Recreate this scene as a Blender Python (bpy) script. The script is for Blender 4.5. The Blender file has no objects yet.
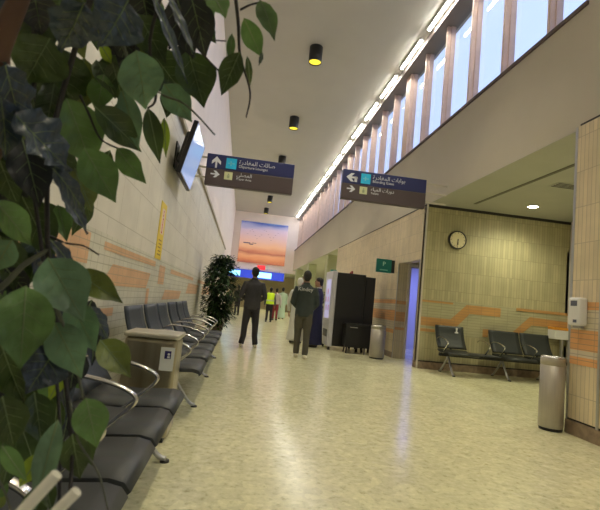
import bpy, bmesh, math, random
from math import sin, cos, pi, radians
from mathutils import Vector, Matrix, Euler

# ------------------------------------------------------------------ camera
F = 455.0
CAMZ = 1.08
_r = radians(5.7)
_d = Vector((-sin(_r), cos(_r)))
_h = -59.0 * _d.x + 41.0 * _d.y
AY = Vector((-59.0, 41.0, F)).normalized()
AZ = Vector((-_d.x * F, -_d.y * F, _h)).normalized()
AX = AY.cross(AZ)
if AX.x < 0:
    AX = -AX
W = Matrix((AX, AY, AZ))                    # image-space ray -> world ray
CAM = Vector((0, 0, CAMZ))
cd = bpy.data.cameras.new('camera')
cam = bpy.data.objects.new('camera', cd)
bpy.context.scene.collection.objects.link(cam)
cd.sensor_fit = 'HORIZONTAL'
cd.sensor_width = 36.0
cd.lens = F / 600.0 * 36.0
cd.clip_start = 0.03
cd.clip_end = 300
right = W @ Vector((1, 0, 0)); up = W @ Vector((0, -1, 0)); back = W @ Vector((0, 0, -1))
m = Matrix((right, up, back)).transposed().to_4x4()
m.translation = CAM
cam.matrix_world = m
bpy.context.scene.camera = cam
cd.dof.use_dof = True
cd.dof.focus_distance = 6.0
cd.dof.aperture_fstop = 14

# ------------------------------------------------------------------ world, view
sc = bpy.context.scene
sc.view_settings.view_transform = 'Standard'
sc.view_settings.look = 'None'
sc.view_settings.gamma = 1
sc.view_settings.use_curve_mapping = False
sc.view_settings.exposure = 1.75
w = bpy.data.worlds.new('World'); sc.world = w
w.use_nodes = True
nt = w.node_tree; nt.nodes.clear()
sky = nt.nodes.new('ShaderNodeTexSky'); sky.sky_type = 'HOSEK_WILKIE'
sky.turbidity = 3.0; sky.ground_albedo = 0.4
sky.sun_direction = Vector((-0.5, -0.6, 0.62)).normalized()
mixn = nt.nodes.new('ShaderNodeMix'); mixn.data_type = 'RGBA'
mixn.inputs[0].default_value = 0.9
mixn.inputs[7].default_value = (0.45, 0.58, 1.0, 1)
bg = nt.nodes.new('ShaderNodeBackground'); bg.inputs[1].default_value = 0.52
ow = nt.nodes.new('ShaderNodeOutputWorld')
nt.links.new(sky.outputs[0], mixn.inputs[6]); nt.links.new(mixn.outputs[2], bg.inputs[0]); nt.links.new(bg.outputs[0], ow.inputs[0])
sc.cycles.max_bounces = 8
sc.cycles.diffuse_bounces = 5
sc.cycles.use_denoising = True
sc.cycles.sample_clamp_indirect = 6

STRIP_E = 18.0         # ceiling luminaires
RECESS_W = 9.0
rnd = random.Random(7)
COL = sc.collection

# ------------------------------------------------------------------ helpers
def link(o):
    COL.objects.link(o); return o

def tag(o, label=None, cat=None, group=None, kind=None):
    if label: o['label'] = label
    if cat: o['category'] = cat
    if group: o['group'] = group
    if kind: o['kind'] = kind
    return o

def empty(name, loc, rz=0, **k):
    o = link(bpy.data.objects.new(name, None)); o.location = loc; o.rotation_euler = (0, 0, rz)
    o.empty_display_size = 0.1
    return tag(o, **k)

class MB:
    def __init__(s): s.bm = bmesh.new(); s.mi = 0
    def _mark(s, faces):
        for f in faces: f.material_index = s.mi
    def box(s, lo, hi, bevel=0.0, M=None, seg=2):
        c = [(a + b) / 2 for a, b in zip(lo, hi)]; d = [abs(b - a) for a, b in zip(lo, hi)]
        r = bmesh.ops.create_cube(s.bm, size=1)
        vs = r['verts']
        for v in vs: v.co = Vector((v.co.x * d[0] + c[0], v.co.y * d[1] + c[1], v.co.z * d[2] + c[2]))
        fs = set(f for v in vs for f in v.link_faces)
        s._mark(fs)
        if bevel > 0:
            es = list(set(e for v in vs for e in v.link_edges))
            rr = bmesh.ops.bevel(s.bm, geom=es, offset=min(bevel, min(d) * .45), segments=seg, affect='EDGES', profile=.5)
            s._mark(rr['faces'])
            vs = list(set(v for f in rr['faces'] for v in f.verts) | set(v for v in vs if v.is_valid))
        if M:
            for v in vs: v.co = M @ v.co
        return vs
    def quad(s, pts):
        f = s.bm.faces.new([s.bm.verts.new(p) for p in pts]); f.material_index = s.mi; return f
    def loft(s, rings, n=14, side=None, cap=True, closed=False):
        """rings: (center, ra, rb): ra along side vector, rb along the other."""
        P = [Vector(r[0]) for r in rings]; out = []
        for i, r in enumerate(rings):
            a = P[max(i - 1, 0)]; b = P[min(i + 1, len(P) - 1)]
            t = (b - a).normalized()
            sd = Vector(side) if side else (Vector((1, 0, 0)) if abs(t.x) < .9 else Vector((0, 1, 0)))
            x = (sd - t * sd.dot(t))
            if x.length < 1e-4: x = t.orthogonal()
            x.normalize(); y = t.cross(x)
            out.append([s.bm.verts.new(P[i] + x * (r[1] * cos(2 * pi * k / n)) + y * (r[2] * sin(2 * pi * k / n))) for k in range(n)])
        for i in range(len(out) - 1):
            for k in range(n):
                f = s.bm.faces.new((out[i][k], out[i][(k + 1) % n], out[i + 1][(k + 1) % n], out[i + 1][k])); f.material_index = s.mi; f.smooth = True
        if cap:
            for rg, rev in ((out[0], True), (out[-1], False)):
                f = s.bm.faces.new(rg[::-1] if rev else rg); f.material_index = s.mi
        return s
    def tube(s, pts, r, n=8, r2=None):
        N = len(pts)
        r2 = r if r2 is None else r2
        return s.loft([(p, r + (r2 - r) * i / max(N - 1, 1), r + (r2 - r) * i / max(N - 1, 1)) for i, p in enumerate(pts)], n=n)
    def lathe(s, prof, c=(0, 0, 0), n=32, sx=1, sy=1):
        rg = [[s.bm.verts.new((c[0] + r * cos(2 * pi * k / n) * sx, c[1] + r * sin(2 * pi * k / n) * sy, c[2] + z)) for k in range(n)] for r, z in prof]
        for i in range(len(rg) - 1):
            for k in range(n):
                f = s.bm.faces.new((rg[i][k], rg[i][(k + 1) % n], rg[i + 1][(k + 1) % n], rg[i + 1][k])); f.material_index = s.mi; f.smooth = True
        return s
    def disc(s, c, r, axis='z', n=32):
        vs = []
        for k in range(n):
            a = 2 * pi * k / n
            p = {'z': (cos(a), sin(a), 0), 'y': (cos(a), 0, sin(a)), 'x': (0, cos(a), sin(a))}[axis]
            vs.append(s.bm.verts.new(Vector(c) + Vector(p) * r))
        f = s.bm.faces.new(vs); f.material_index = s.mi
    def sphere(s, c, r, n=12, scale=(1, 1, 1)):
        rr = bmesh.ops.create_uvsphere(s.bm, u_segments=n * 2, v_segments=n, radius=1)
        for v in rr['verts']: v.co = Vector((v.co.x * r * scale[0], v.co.y * r * scale[1], v.co.z * r * scale[2])) + Vector(c)
        for f in set(f for v in rr['verts'] for f in v.link_faces): f.smooth = True; f.material_index = s.mi
    def build(s, name, mats, parent=None, remesh=0, smooth=False, fixn=True, **k):
        if fixn: bmesh.ops.recalc_face_normals(s.bm, faces=s.bm.faces)
        me = bpy.data.meshes.new(name); s.bm.to_mesh(me); s.bm.free()
        if not isinstance(mats, (list, tuple)): mats = [mats]
        for mt in mats: me.materials.append(mt)
        o = link(bpy.data.objects.new(name, me))
        if remesh:
            md = o.modifiers.new('r', 'REMESH'); md.mode = 'VOXEL'; md.voxel_size = remesh; md.use_smooth_shade = True
            ms = o.modifiers.new('s', 'SMOOTH'); ms.iterations = 4; ms.factor = .5
            dg = bpy.context.evaluated_depsgraph_get()
            me2 = bpy.data.meshes.new_from_object(o.evaluated_get(dg))
            o.modifiers.clear(); o.data = me2
            me2.materials.clear()
            for mt in mats: me2.materials.append(mt)
        if smooth:
            for p in o.data.polygons: p.use_smooth = True
        if parent: o.parent = parent
        return tag(o, **k)

def mat(name, col, rough=.6, metal=0, noise=0, nscale=8, emit=None, es=0, spec=None, bump=0, bscale=60, stretch=None, trans=0, coat=0):
    m = bpy.data.materials.new(name); m.use_nodes = True
    n = m.node_tree; b = n.nodes['Principled BSDF']
    b.inputs['Base Color'].default_value = (*col, 1); b.inputs['Roughness'].default_value = rough; b.inputs['Metallic'].default_value = metal
    if spec is not None: b.inputs['Specular IOR Level'].default_value = spec
    if emit: b.inputs['Emission Color'].default_value = (*emit, 1); b.inputs['Emission Strength'].default_value = es
    if trans: b.inputs['Transmission Weight'].default_value = trans
    if coat: b.inputs['Coat Weight'].default_value = coat
    if noise or bump:
        tc = n.nodes.new('ShaderNodeTexCoord'); mp = n.nodes.new('ShaderNodeMapping')
        n.links.new(tc.outputs['Object'], mp.inputs[0])
        if stretch: mp.inputs['Scale'].default_value = stretch
    if noise:
        t = n.nodes.new('ShaderNodeTexNoise'); t.inputs['Scale'].default_value = nscale; t.inputs['Detail'].default_value = 4
        n.links.new(mp.outputs[0], t.inputs['Vector'])
        r = n.nodes.new('ShaderNodeMapRange'); r.inputs[1].default_value = .3; r.inputs[2].default_value = .7
        r.inputs[3].default_value = 1 - noise; r.inputs[4].default_value = 1 + noise
        n.links.new(t.outputs[0], r.inputs[0])
        mx = n.nodes.new('ShaderNodeVectorMath'); mx.operation = 'SCALE'; mx.inputs[0].default_value = col
        n.links.new(r.outputs[0], mx.inputs['Scale']); n.links.new(mx.outputs[0], b.inputs['Base Color'])
    if bump:
        t2 = n.nodes.new('ShaderNodeTexNoise'); t2.inputs['Scale'].default_value = bscale
        n.links.new(mp.outputs[0], t2.inputs['Vector'])
        bp = n.nodes.new('ShaderNodeBump'); bp.inputs['Strength'].default_value = bump; bp.inputs['Distance'].default_value = .01
        n.links.new(t2.outputs[0], bp.inputs['Height']); n.links.new(bp.outputs[0], b.inputs['Normal'])
    return m

def tile_mat(name, c1, c2, grout, tw, th, axes, offset=0.0, rough=.55, msize=.004, bumpd=.004):
    """brick pattern laid in the wall's own plane; axes picks which object coordinates run along / up"""
    m = bpy.data.materials.new(name); m.use_nodes = True
    n = m.node_tree; b = n.nodes['Principled BSDF']; b.inputs['Roughness'].default_value = rough
    tc = n.nodes.new('ShaderNodeTexCoord'); sp = n.nodes.new('ShaderNodeSeparateXYZ'); cb = n.nodes.new('ShaderNodeCombineXYZ')
    n.links.new(tc.outputs['Object'], sp.inputs[0])
    n.links.new(sp.outputs[axes[0]], cb.inputs[0]); n.links.new(sp.outputs[axes[1]], cb.inputs[1])
    br = n.nodes.new('ShaderNodeTexBrick'); br.offset = offset; br.squash = 1
    br.inputs['Scale'].default_value = 1; br.inputs['Brick Width'].default_value = tw; br.inputs['Row Height'].default_value = th
    br.inputs['Mortar Size'].default_value = msize; br.inputs['Mortar Smooth'].default_value = .2; br.inputs['Bias'].default_value = 0
    br.inputs['Color1'].default_value = (*c1, 1); br.inputs['Color2'].default_value = (*c2, 1); br.inputs['Mortar'].default_value = (*grout, 1)
    n.links.new(cb.outputs[0], br.inputs['Vector'])
    nz = n.nodes.new('ShaderNodeTexNoise'); nz.inputs['Scale'].default_value = 3; nz.inputs['Detail'].default_value = 5
    n.links.new(cb.outputs[0], nz.inputs['Vector'])
    mr = n.nodes.new('ShaderNodeMapRange'); mr.inputs[1].default_value = .3; mr.inputs[2].default_value = .7; mr.inputs[3].default_value = .93; mr.inputs[4].default_value = 1.07
    n.links.new(nz.outputs[0], mr.inputs[0])
    vm = n.nodes.new('ShaderNodeVectorMath'); vm.operation = 'SCALE'
    n.links.new(br.outputs['Color'], vm.inputs[0]); n.links.new(mr.outputs[0], vm.inputs['Scale']); n.links.new(vm.outputs[0], b.inputs['Base Color'])
    bp = n.nodes.new('ShaderNodeBump'); bp.invert = True; bp.inputs['Strength'].default_value = .5; bp.inputs['Distance'].default_value = bumpd
    n.links.new(br.outputs['Fac'], bp.inputs['Height']); n.links.new(bp.outputs[0], b.inputs['Normal'])
    return m

def at(px, py, dist):
    """world point seen at a picture position, a given distance in front of the camera"""
    return CAM + (W @ Vector((px - 300, py - 255, F))).normalized() * dist

def text(body, size, M, mt, parent, name='lettering', align='LEFT', depth=.002):
    cu = bpy.data.curves.new(name, 'FONT'); cu.body = body; cu.size = size; cu.align_x = align; cu.extrude = depth
    o = link(bpy.data.objects.new(name, cu))
    dg = bpy.context.evaluated_depsgraph_get()
    me = bpy.data.meshes.new_from_object(o.evaluated_get(dg))
    bpy.data.objects.remove(o)
    for v in me.vertices: v.co = M @ v.co
    me.materials.clear(); me.materials.append(mt)
    o = link(bpy.data.objects.new(name, me)); o.parent = parent
    return o

_forms = {'ا': ('FE8D', 'FE8E'), 'ل': ('FEDD', 'FEDE', 'FEDF', 'FEE0'), 'م': ('FEE1', 'FEE2', 'FEE3', 'FEE4'), 'ص': ('FEB9', 'FEBA', 'FEBB', 'FEBC'),
          'ة': ('FE93', 'FE94'), 'غ': ('FECD', 'FECE', 'FECF', 'FED0'), 'د': ('FEA9', 'FEAA'), 'ر': ('FEAD', 'FEAE'), 'و': ('FEED', 'FEEE'),
          'ى': ('FEEF', 'FEF0'), 'ت': ('FE95', 'FE96', 'FE97', 'FE98'), 'ب': ('FE8F', 'FE90', 'FE91', 'FE92'), 'ي': ('FEF1', 'FEF2', 'FEF3', 'FEF4'),
          'ه': ('FEE9', 'FEEA', 'FEEB', 'FEEC')}
def arabic(s):
    out = []
    for i, ch in enumerate(s):
        if ch == ' ': out.append(' '); continue
        f = _forms[ch]
        pj = i > 0 and s[i - 1] != ' ' and len(_forms[s[i - 1]]) == 4
        nj = i < len(s) - 1 and s[i + 1] != ' ' and len(f) == 4
        k = (3 if pj and nj else 1 if pj else 2 if nj else 0)
        out.append(chr(int(f[k], 16)))
    return ''.join(out[::-1])

# ------------------------------------------------------------------ materials
M_paint = mat('wall_paint', (.62, .55, .48), .75, noise=.03, nscale=2)
M_paint_up = mat('upper_wall_paint', (.90, .80, .75), .75, noise=.03, nscale=2)
M_ceil = mat('ceiling_paint', (.55, .525, .465), .8, noise=.02, nscale=1.5)
M_fascia = mat('fascia_paint', (.54, .50, .41), .6, noise=.03, nscale=1.5)
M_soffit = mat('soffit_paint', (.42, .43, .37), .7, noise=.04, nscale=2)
M_dark = mat('dark_gap', (.03, .027, .025), .6)
M_wood = mat('mullion_finish', (.68, .50, .41), .5, noise=.08, nscale=5)
M_tileL_big = tile_mat('large_ribbed_tile', (.74, .71, .63), (.70, .675, .60), (.50, .47, .39), .62, .40, (1, 2), .5)
M_tileL_small = tile_mat('pale_small_tile', (.68, .67, .57), (.63, .62, .53), (.45, .44, .35), .15, .068, (1, 2), 0)
M_tileL_or = tile_mat('orange_small_tile', (.72, .46, .27), (.67, .42, .245), (.50, .36, .24), .15, .068, (1, 2), 0)
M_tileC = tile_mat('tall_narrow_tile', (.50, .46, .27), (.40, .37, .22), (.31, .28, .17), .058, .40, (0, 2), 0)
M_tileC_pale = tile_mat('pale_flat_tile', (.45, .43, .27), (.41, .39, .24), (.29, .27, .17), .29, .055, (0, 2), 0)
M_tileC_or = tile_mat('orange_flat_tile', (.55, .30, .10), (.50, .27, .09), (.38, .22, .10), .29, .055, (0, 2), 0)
M_tileR = tile_mat('tall_tile_corridor', (.74, .63, .43), (.64, .55, .38), (.47, .40, .28), .058, .40, (1, 2), 0)
M_tileR_pale = tile_mat('pale_flat_tile_corridor', (.66, .59, .44), (.60, .54, .40), (.38, .34, .26), .22, .055, (1, 2), 0)
M_tileR_or = tile_mat('orange_flat_tile_corridor', (.74, .38, .15), (.68, .35, .14), (.42, .26, .14), .22, .055, (1, 2), 0)
M_stone = mat('brown_stone_base', (.27, .20, .14), .45, noise=.25, nscale=14)
M_black = mat('black_powder_coat', (.012, .012, .013), .45)
M_seat = mat('dark_grey_seat', (.042, .048, .054), .42, bump=.15, bscale=300)
M_back = mat('blue_grey_backrest', (.034, .046, .066), .45, bump=.15, bscale=300)
M_chrome = mat('polished_steel', (.62, .62, .62), .22, 1)
M_alu = mat('cast_aluminium', (.50, .51, .52), .38, 1)
M_steel = mat('brushed_steel', (.46, .43, .37), .45, .6, noise=.06, nscale=3, stretch=(40, 40, 1))
M_white = mat('white_plastic', (.75, .75, .75), .4)
M_signblue = mat('navy_sign_face', (.022, .030, .13), .35)
M_signgrey = mat('charcoal_sign_face', (.085, .064, .068), .4)
M_cyan = mat('cyan_pictogram', (.02, .55, .90), .4)
M_cream = mat('cream_pictogram', (.68, .72, .42), .4)
M_lett = mat('white_lettering', (.75, .78, .85), .4)
M_glass = mat('window_glass', (1, 1, 1), 0.0, trans=1)
M_glass.node_tree.nodes['Principled BSDF'].inputs['IOR'].default_value = 1.25

def thin_glass(m):
    n = m.node_tree; n.nodes.clear()
    o = n.nodes.new('ShaderNodeOutputMaterial'); t = n.nodes.new('ShaderNodeBsdfTransparent'); g = n.nodes.new('ShaderNodeBsdfGlossy')
    g.inputs['Roughness'].default_value = .02
    fr = n.nodes.new('ShaderNodeFresnel'); fr.inputs[0].default_value = 1.6
    mx = n.nodes.new('ShaderNodeMixShader')
    ge = n.nodes.new('ShaderNodeNewGeometry'); iv = n.nodes.new('ShaderNodeMath'); iv.operation = 'SUBTRACT'; iv.inputs[0].default_value = 1
    mu = n.nodes.new('ShaderNodeMath'); mu.operation = 'MULTIPLY'
    n.links.new(ge.outputs['Backfacing'], iv.inputs[1]); n.links.new(iv.outputs[0], mu.inputs[0]); n.links.new(fr.outputs[0], mu.inputs[1])
    n.links.new(mu.outputs[0], mx.inputs[0]); n.links.new(t.outputs[0], mx.inputs[1]); n.links.new(g.outputs[0], mx.inputs[2]); n.links.new(mx.outputs[0], o.inputs[0])
thin_glass(M_glass)

def floor_mat():
    m = bpy.data.materials.new('speckled_vinyl_floor'); m.use_nodes = True
    n = m.node_tree; b = n.nodes['Principled BSDF']
    tc = n.nodes.new('ShaderNodeTexCoord'); L = n.links.new
    mp = n.nodes.new('ShaderNodeMapping'); mp.inputs['Scale'].default_value = (1, 1, 1); L(tc.outputs['Object'], mp.inputs[0])
    a = n.nodes.new('ShaderNodeTexNoise'); a.inputs['Scale'].default_value = 21; a.inputs['Detail'].default_value = 6; a.inputs['Roughness'].default_value = .65
    L(mp.outputs[0], a.inputs['Vector'])
    cr = n.nodes.new('ShaderNodeValToRGB'); e = cr.color_ramp.elements
    e[0].position = .30; e[0].color = (.46, .44, .25, 1)
    e[1].position = .72; e[1].color = (.86, .84, .62, 1)
    x = e.new(.44); x.color = (.68, .67, .43, 1)
    x = e.new(.55); x.color = (.74, .72, .47, 1)
    L(a.outputs[0], cr.inputs[0])
    v = n.nodes.new('ShaderNodeTexVoronoi'); v.inputs['Scale'].default_value = 11; L(mp.outputs[0], v.inputs['Vector'])
    sx = n.nodes.new('ShaderNodeSeparateXYZ'); L(v.outputs['Color'], sx.inputs[0])
    mr = n.nodes.new('ShaderNodeMapRange'); mr.inputs[3].default_value = .92; mr.inputs[4].default_value = 1.08; L(sx.outputs[0], mr.inputs[0])
    vm = n.nodes.new('ShaderNodeVectorMath'); vm.operation = 'SCALE'; L(cr.outputs[0], vm.inputs[0]); L(mr.outputs[0], vm.inputs['Scale'])
    L(vm.outputs[0], b.inputs['Base Color'])
    b.inputs['Roughness'].default_value = .2
    b.inputs['Specular IOR Level'].default_value = .65
    w = n.nodes.new('ShaderNodeTexNoise'); w.inputs['Scale'].default_value = 2.2; w.inputs['Detail'].default_value = 2; L(mp.outputs[0], w.inputs['Vector'])
    r2 = n.nodes.new('ShaderNodeMapRange'); r2.inputs[3].default_value = .12; r2.inputs[4].default_value = .30; L(w.outputs[0], r2.inputs[0]); L(r2.outputs[0], b.inputs['Roughness'])
    bp = n.nodes.new('ShaderNodeBump'); bp.inputs['Strength'].default_value = .06; bp.inputs['Distance'].default_value = .02
    L(w.outputs[0], bp.inputs['Height']); L(bp.outputs[0], b.inputs['Normal'])
    return m
M_floor = floor_mat()

# ------------------------------------------------------------------ dimensions
XL, XR, XP = -1.1, 3.63, 3.53          # left wall, right wall, pillar face
YB, YE, YF = -5.0, 34.0, 46.0          # behind camera, end wall, beyond
ZC, ZF, ZS = 7.4, 3.36, 4.85           # ceiling, fascia bottom, window sill
YC = 8.9                               # clock wall
XB = 6.86                              # back of recess

def S(mb, name, m, **k): return mb.build(name, m, kind='structure', **k)

b = MB(); b.quad([(XL - .3, YB, 0), (16, YB, 0), (16, YF, 0), (XL - .3, YF, 0)]); b.box((XL - .3, YB, -.2), (16, YF, -.002)); S(b, 'floor', M_floor)
b = MB(); b.box((XL - .3, YB, ZC), (XR + .5, YE + .3, ZC + .25)); S(b, 'ceiling', M_ceil)

# left wall: tiled to the metal trim, painted above
b = MB()
b.mi = 0; b.box((XL - .3, YB, 1.46), (XL, 24, 3.42))
b.mi = 1; b.box((XL - .3, YB, 0), (XL, 24, 1.46))
b.mi = 3; b.box((XL - .3, YB, 3.42), (XL, 24, ZC)); b.box((XL - .3, 24, 0), (XL, YE + .3, ZC))
b.mi = 2
X = XL + .004
def lp(pts): b.quad([(X, y, z) for y, z in pts])
lp([(1.9, 1.20), (3.36, 1.20), (3.36, 1.42), (1.9, 1.42)])
lp([(3.70, 1.335), (5.85, 1.335), (5.85, 1.40), (3.70, 1.40)])
lp([(3.75, 1.06), (5.45, 1.06), (5.62, 1.24), (4.0, 1.24)])
lp([(5.5, .84), (5.66, .84), (5.66, 1.06), (5.5, 1.06)])
lp([(6.15, 1.13), (6.6, 1.13), (6.6, 1.38), (6.15, 1.38)])
lp([(7.1, 1.31), (10.4, 1.31), (10.4, 1.38), (7.1, 1.38)])
lp([(6.6, .92), (8.4, .92), (8.6, 1.06), (6.8, 1.06)])
lp([(9.3, 1.02), (11.5, 1.02), (11.8, 1.24), (9.6, 1.24)])
lp([(13, 1.02), (16, 1.02), (16, 1.24), (13, 1.24)])
lp([(3.6, .80), (4.2, .80), (4.2, .87), (3.6, .87)])
lp([(2.3, .92), (3.3, .92), (3.3, 1.0), (2.3, 1.0)])
lp([(11.5, 1.3), (20, 1.3), (20, 1.38), (11.5, 1.38)])
S(b, 'wall_left', [M_tileL_big, M_tileL_small, M_tileL_or, M_paint_up])
b = MB(); b.box((XL, YB, 3.40), (XL + .05, 24, 3.47), .008); S(b, 'trim_1', mat('brass_tone_trim', (.42, .36, .24), .4, .6))
b = MB(); b.box((XL, YB, 0), (XL + .015, 24, .12)); S(b, 'baseboard_left', M_stone)

# behind the camera and far end
b = MB(); b.box((XL - .3, YB - .2, 0), (16, YB, ZC)); S(b, 'wall_back', M_paint)
b = MB(); b.box((XL - .3, YE, 3.1), (XR + .5, YE + .3, ZC)); S(b, 'wall_end', M_paint_up)
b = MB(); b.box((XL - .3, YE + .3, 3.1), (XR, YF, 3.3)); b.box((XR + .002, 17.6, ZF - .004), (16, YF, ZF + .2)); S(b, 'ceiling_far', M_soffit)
b = MB(); b.box((XL - .3, YF, 0), (16, YF + .2, 3.6)); b.box((XL - .3, YE + .3, 0), (XL, YF, 3.3)); S(b, 'wall_far', mat('tan_wall', (.50, .43, .28), .7, noise=.08, nscale=.8))
b = MB(); b.box((16, YB, 0), (16.2, YF, 3.6)); S(b, 'wall_right_far', M_paint)

# right fascia, sill, clerestory
b = MB(); b.box((XR, YB, ZF), (XR + .45, YE, ZS)); b.mi = 1
b.box((XR, YB, ZS), (XR + .45, 4.55, ZC)); b.mi = 2
b.box((XR - .008, YC, ZF - .022), (XR + .002, 17.6, ZF - .001))
S(b, 'wall_fascia_right', [M_fascia, M_fascia, M_dark])
b = MB(); b.box((XR - .03, 4.55, ZS), (XR + .35, YE, ZS + .05)); S(b, 'trim_2', mat('dark_sill', (.09, .06, .055), .5))
b = MB(); b.box((XR - .05, 4.55, ZC - .14), (XR + .35, YE, ZC)); S(b, 'trim_3', mat('window_head', (.20, .17, .15), .5))
pitch = 1.13
nwin = int((YE - 4.55) / pitch)
k = 0
y = 4.32
i = 1
while y < YE - .3:
    y0 = max(y, 4.55); y1 = min(y + pitch, YE)
    win = empty('window_%d' % i, (XR + .2, y0, ZS), kind='structure')
    b = MB(); b.box((.06, 0, .05), (.066, y1 - y0, ZC - ZS - .14)); b.build('pane', M_glass, win)
    if y1 < YE - .05:
        wd = .34 if i % 6 == 0 else .062
        b = MB(); b.box((-.08, y1 - y0 - wd / 2, .05), (.10, y1 - y0 + wd / 2, ZC - ZS - .14), .006)
        b.box((.0, y1 - y0 - wd / 2 - .02, .05), (.10, y1 - y0 + wd / 2 + .02, ZC - ZS - .14))
        b.build('mullion', M_wood, win)
    y = y1; i += 1

# ceiling strip luminaires
M_tube = mat('lit_tube', (1, 1, 1), .5, emit=(1.0, .97, .88), es=STRIP_E)
proto = None
yy = 9.57 - 8 * 1.74; j = 0
while yy < YE - 1.4:
    t = empty('strip_light', (3.47, yy, ZC), label='white linear ceiling luminaire in the row along the clerestory windows', cat='ceiling light', group='strip lights along the ceiling edge')
    b = MB(); b.box((-.045, 0, -.05), (.045, 1.37, 0), .006); b.build('housing', M_white, t)
    b = MB(); b.box((-.026, .02, -.075), (.026, 1.35, -.05), .012); b.build('diffuser', M_tube, t)
    yy += 1.74
    j += 1

# ------------------------------------------------------------------ clock wall and recess
b = MB()
b.box((XR, YC, 0), (XB + .3, YC + .16, 3.36)); 
cpn = [0]
def cp(pts, mi):
    cpn[0] += 1; b.mi = mi; b.quad([(x, YC - (.003 if mi == 1 else .004 + .0008 * cpn[0]), z) for x, z in pts])
cp([(XR, .70), (XB, .70), (XB, 1.40), (XR, 1.40)], 1)
cp([(XR, 1.335), (4.31, 1.335), (4.31, 1.375), (XR, 1.375)], 2)
cp([(XR, .86), (4.27, .86), (4.31, .97), (4.27, 1.03), (XR, 1.03)], 2)
cp([(4.20, .86), (4.38, .86), (4.66, 1.16), (4.60, 1.355), (4.27, 1.03)], 2)
cp([(4.62, 1.18), (5.35, 1.18), (5.35, 1.355), (4.60, 1.355)], 2)
cp([(XR, .74), (3.95, .74), (3.95, .80), (XR, .80)], 2)
cp([(4.98, .74), (5.10, .74), (5.10, .90), (4.98, .90)], 2)
cp([(5.10, .84), (5.75, .84), (5.75, .90), (5.10, .90)], 2)
cp([(5.60, .86), (5.82, .86), (6.05, 1.07), (6.0, 1.24)], 2)
cp([(6.04, 1.07), (XB, 1.07), (XB, 1.21), (6.0, 1.24)], 2)
cp([(5.69, 1.345), (XB, 1.345), (XB, 1.40), (5.69, 1.40)], 2)
b.mi = 3; b.box((XR, YC - .012, 3.30), (XB, YC, 3.36))
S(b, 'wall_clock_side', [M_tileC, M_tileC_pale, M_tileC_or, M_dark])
b = MB(); b.box((XB, 0, 0), (XB + .2, YC, 3.36)); b.mi = 1; b.box((XB - .05, YC - .35, 0), (XB, YC - .25, 3.36)); S(b, 'wall_recess_side', [M_paint, mat('dark_jamb', (.06, .06, .04), .5)])
b = MB(); b.box((XR + .0, YC - .03, .14), (XB, YC, .16)); b.mi = 1; b.box((XR, YC - .025, 0), (XB, YC, .14)); S(b, 'baseboard_clock_side', [M_dark, M_stone])
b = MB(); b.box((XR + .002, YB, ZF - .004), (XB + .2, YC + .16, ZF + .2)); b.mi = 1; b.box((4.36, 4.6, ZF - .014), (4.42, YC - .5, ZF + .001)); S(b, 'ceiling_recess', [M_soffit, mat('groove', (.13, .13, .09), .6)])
b = MB(); b.box((XR - .03, YC - .03, 0), (XR + .005, YC + .002, ZF), .004); S(b, 'trim_4', M_fascia)

# pillar at the right and the wall nearer to the camera
b = MB(); b.box((XP, 1.2, .16), (XP + .62, 4.54, 3.33))
def pp(y0, y1, z0, z1, mi): b.mi = mi; b.quad([(XP - .003 - .001 * mi, y0, z0), (XP - .003 - .001 * mi, y1, z0), (XP - .003 - .001 * mi, y1, z1), (XP - .003 - .001 * mi, y0, z1)])
pp(1.2, 4.52, .72, 1.37, 1); pp(1.2, 4.36, 1.29, 1.37, 2); pp(1.2, 4.52, .87, 1.08, 2); pp(1.2, 4.52, .72, .80, 2)
b.mi = 3; b.box((XP + .01, 1.2, 3.33), (XP + .6, 4.50, 3.36)); b.box((XP + .02, 1.2, .13), (XP + .6, 4.52, .17))
b.mi = 4; b.box((XP - .01, 1.18, 0), (XP + .63, 4.55, .14), .004)
S(b, 'wall_pillar_right', [M_tileR, M_tileR_pale, M_tileR_or, M_dark, M_stone])
b = MB(); b.box((XP - .008, 4.10, .14), (XP + .002, 4.13, 3.33)); S(b, 'trim_5', M_alu)
b = MB(); b.box((XP - .006, 4.515, .14), (XP + .02, 4.546, 3.33)); S(b, 'trim_6', M_alu)

# right corridor wall past the clock wall, with the passage opening
b = MB()
b.box((XR, YC + .02, 0), (XR + .2, 9.12, ZF)); b.box((XR, 9.12, 2.22), (XR + .2, 10.4, ZF)); b.box((XR, 10.4, 0), (XR + .2, 17.6, ZF))
b.box((XR, 17.6, 0), (9, 17.8, ZF))
def rp(y0, y1, z0, z1, mi): b.mi = mi; b.quad([(XR - .002 - .001 * mi, y0, z0), (XR - .002 - .001 * mi, y1, z0), (XR - .002 - .001 * mi, y1, z1), (XR - .002 - .001 * mi, y0, z1)])
rp(10.42, 17.6, .56, 1.40, 1); rp(10.42, 12.6, 1.26, 1.36, 2); rp(10.42, 13.0, .86, 1.11, 2); rp(13.2, 15.6, 1.0, 1.2, 2); rp(10.42, 12.9, .57, .66, 2)
b.mi = 3; b.box((XR - .012, 10.42, 0), (XR, 17.6, .13)); b.box((XR - .012, YC, 0), (XR, 9.12, .13))
S(b, 'wall_right', [M_tileR, M_tileR_pale, M_tileR_or, M_stone])
M_tileP = tile_mat('passage_tile', (.58, .51, .36), (.52, .46, .32), (.40, .35, .25), .058, .40, (0, 2), 0)
M_tileP_or = tile_mat('passage_orange', (.60, .34, .16), (.55, .31, .15), (.42, .26, .14), .29, .055, (0, 2), 0)
b = MB(); b.box((XR + .2, 10.4, 0), (3.93, 10.55, 2.6)); b.box((3.93, 10.4, 2.16), (4.9, 10.55, 2.6)); b.box((4.9, 10.4, 0), (6.8, 10.55, 2.6))
b.mi = 1
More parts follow.
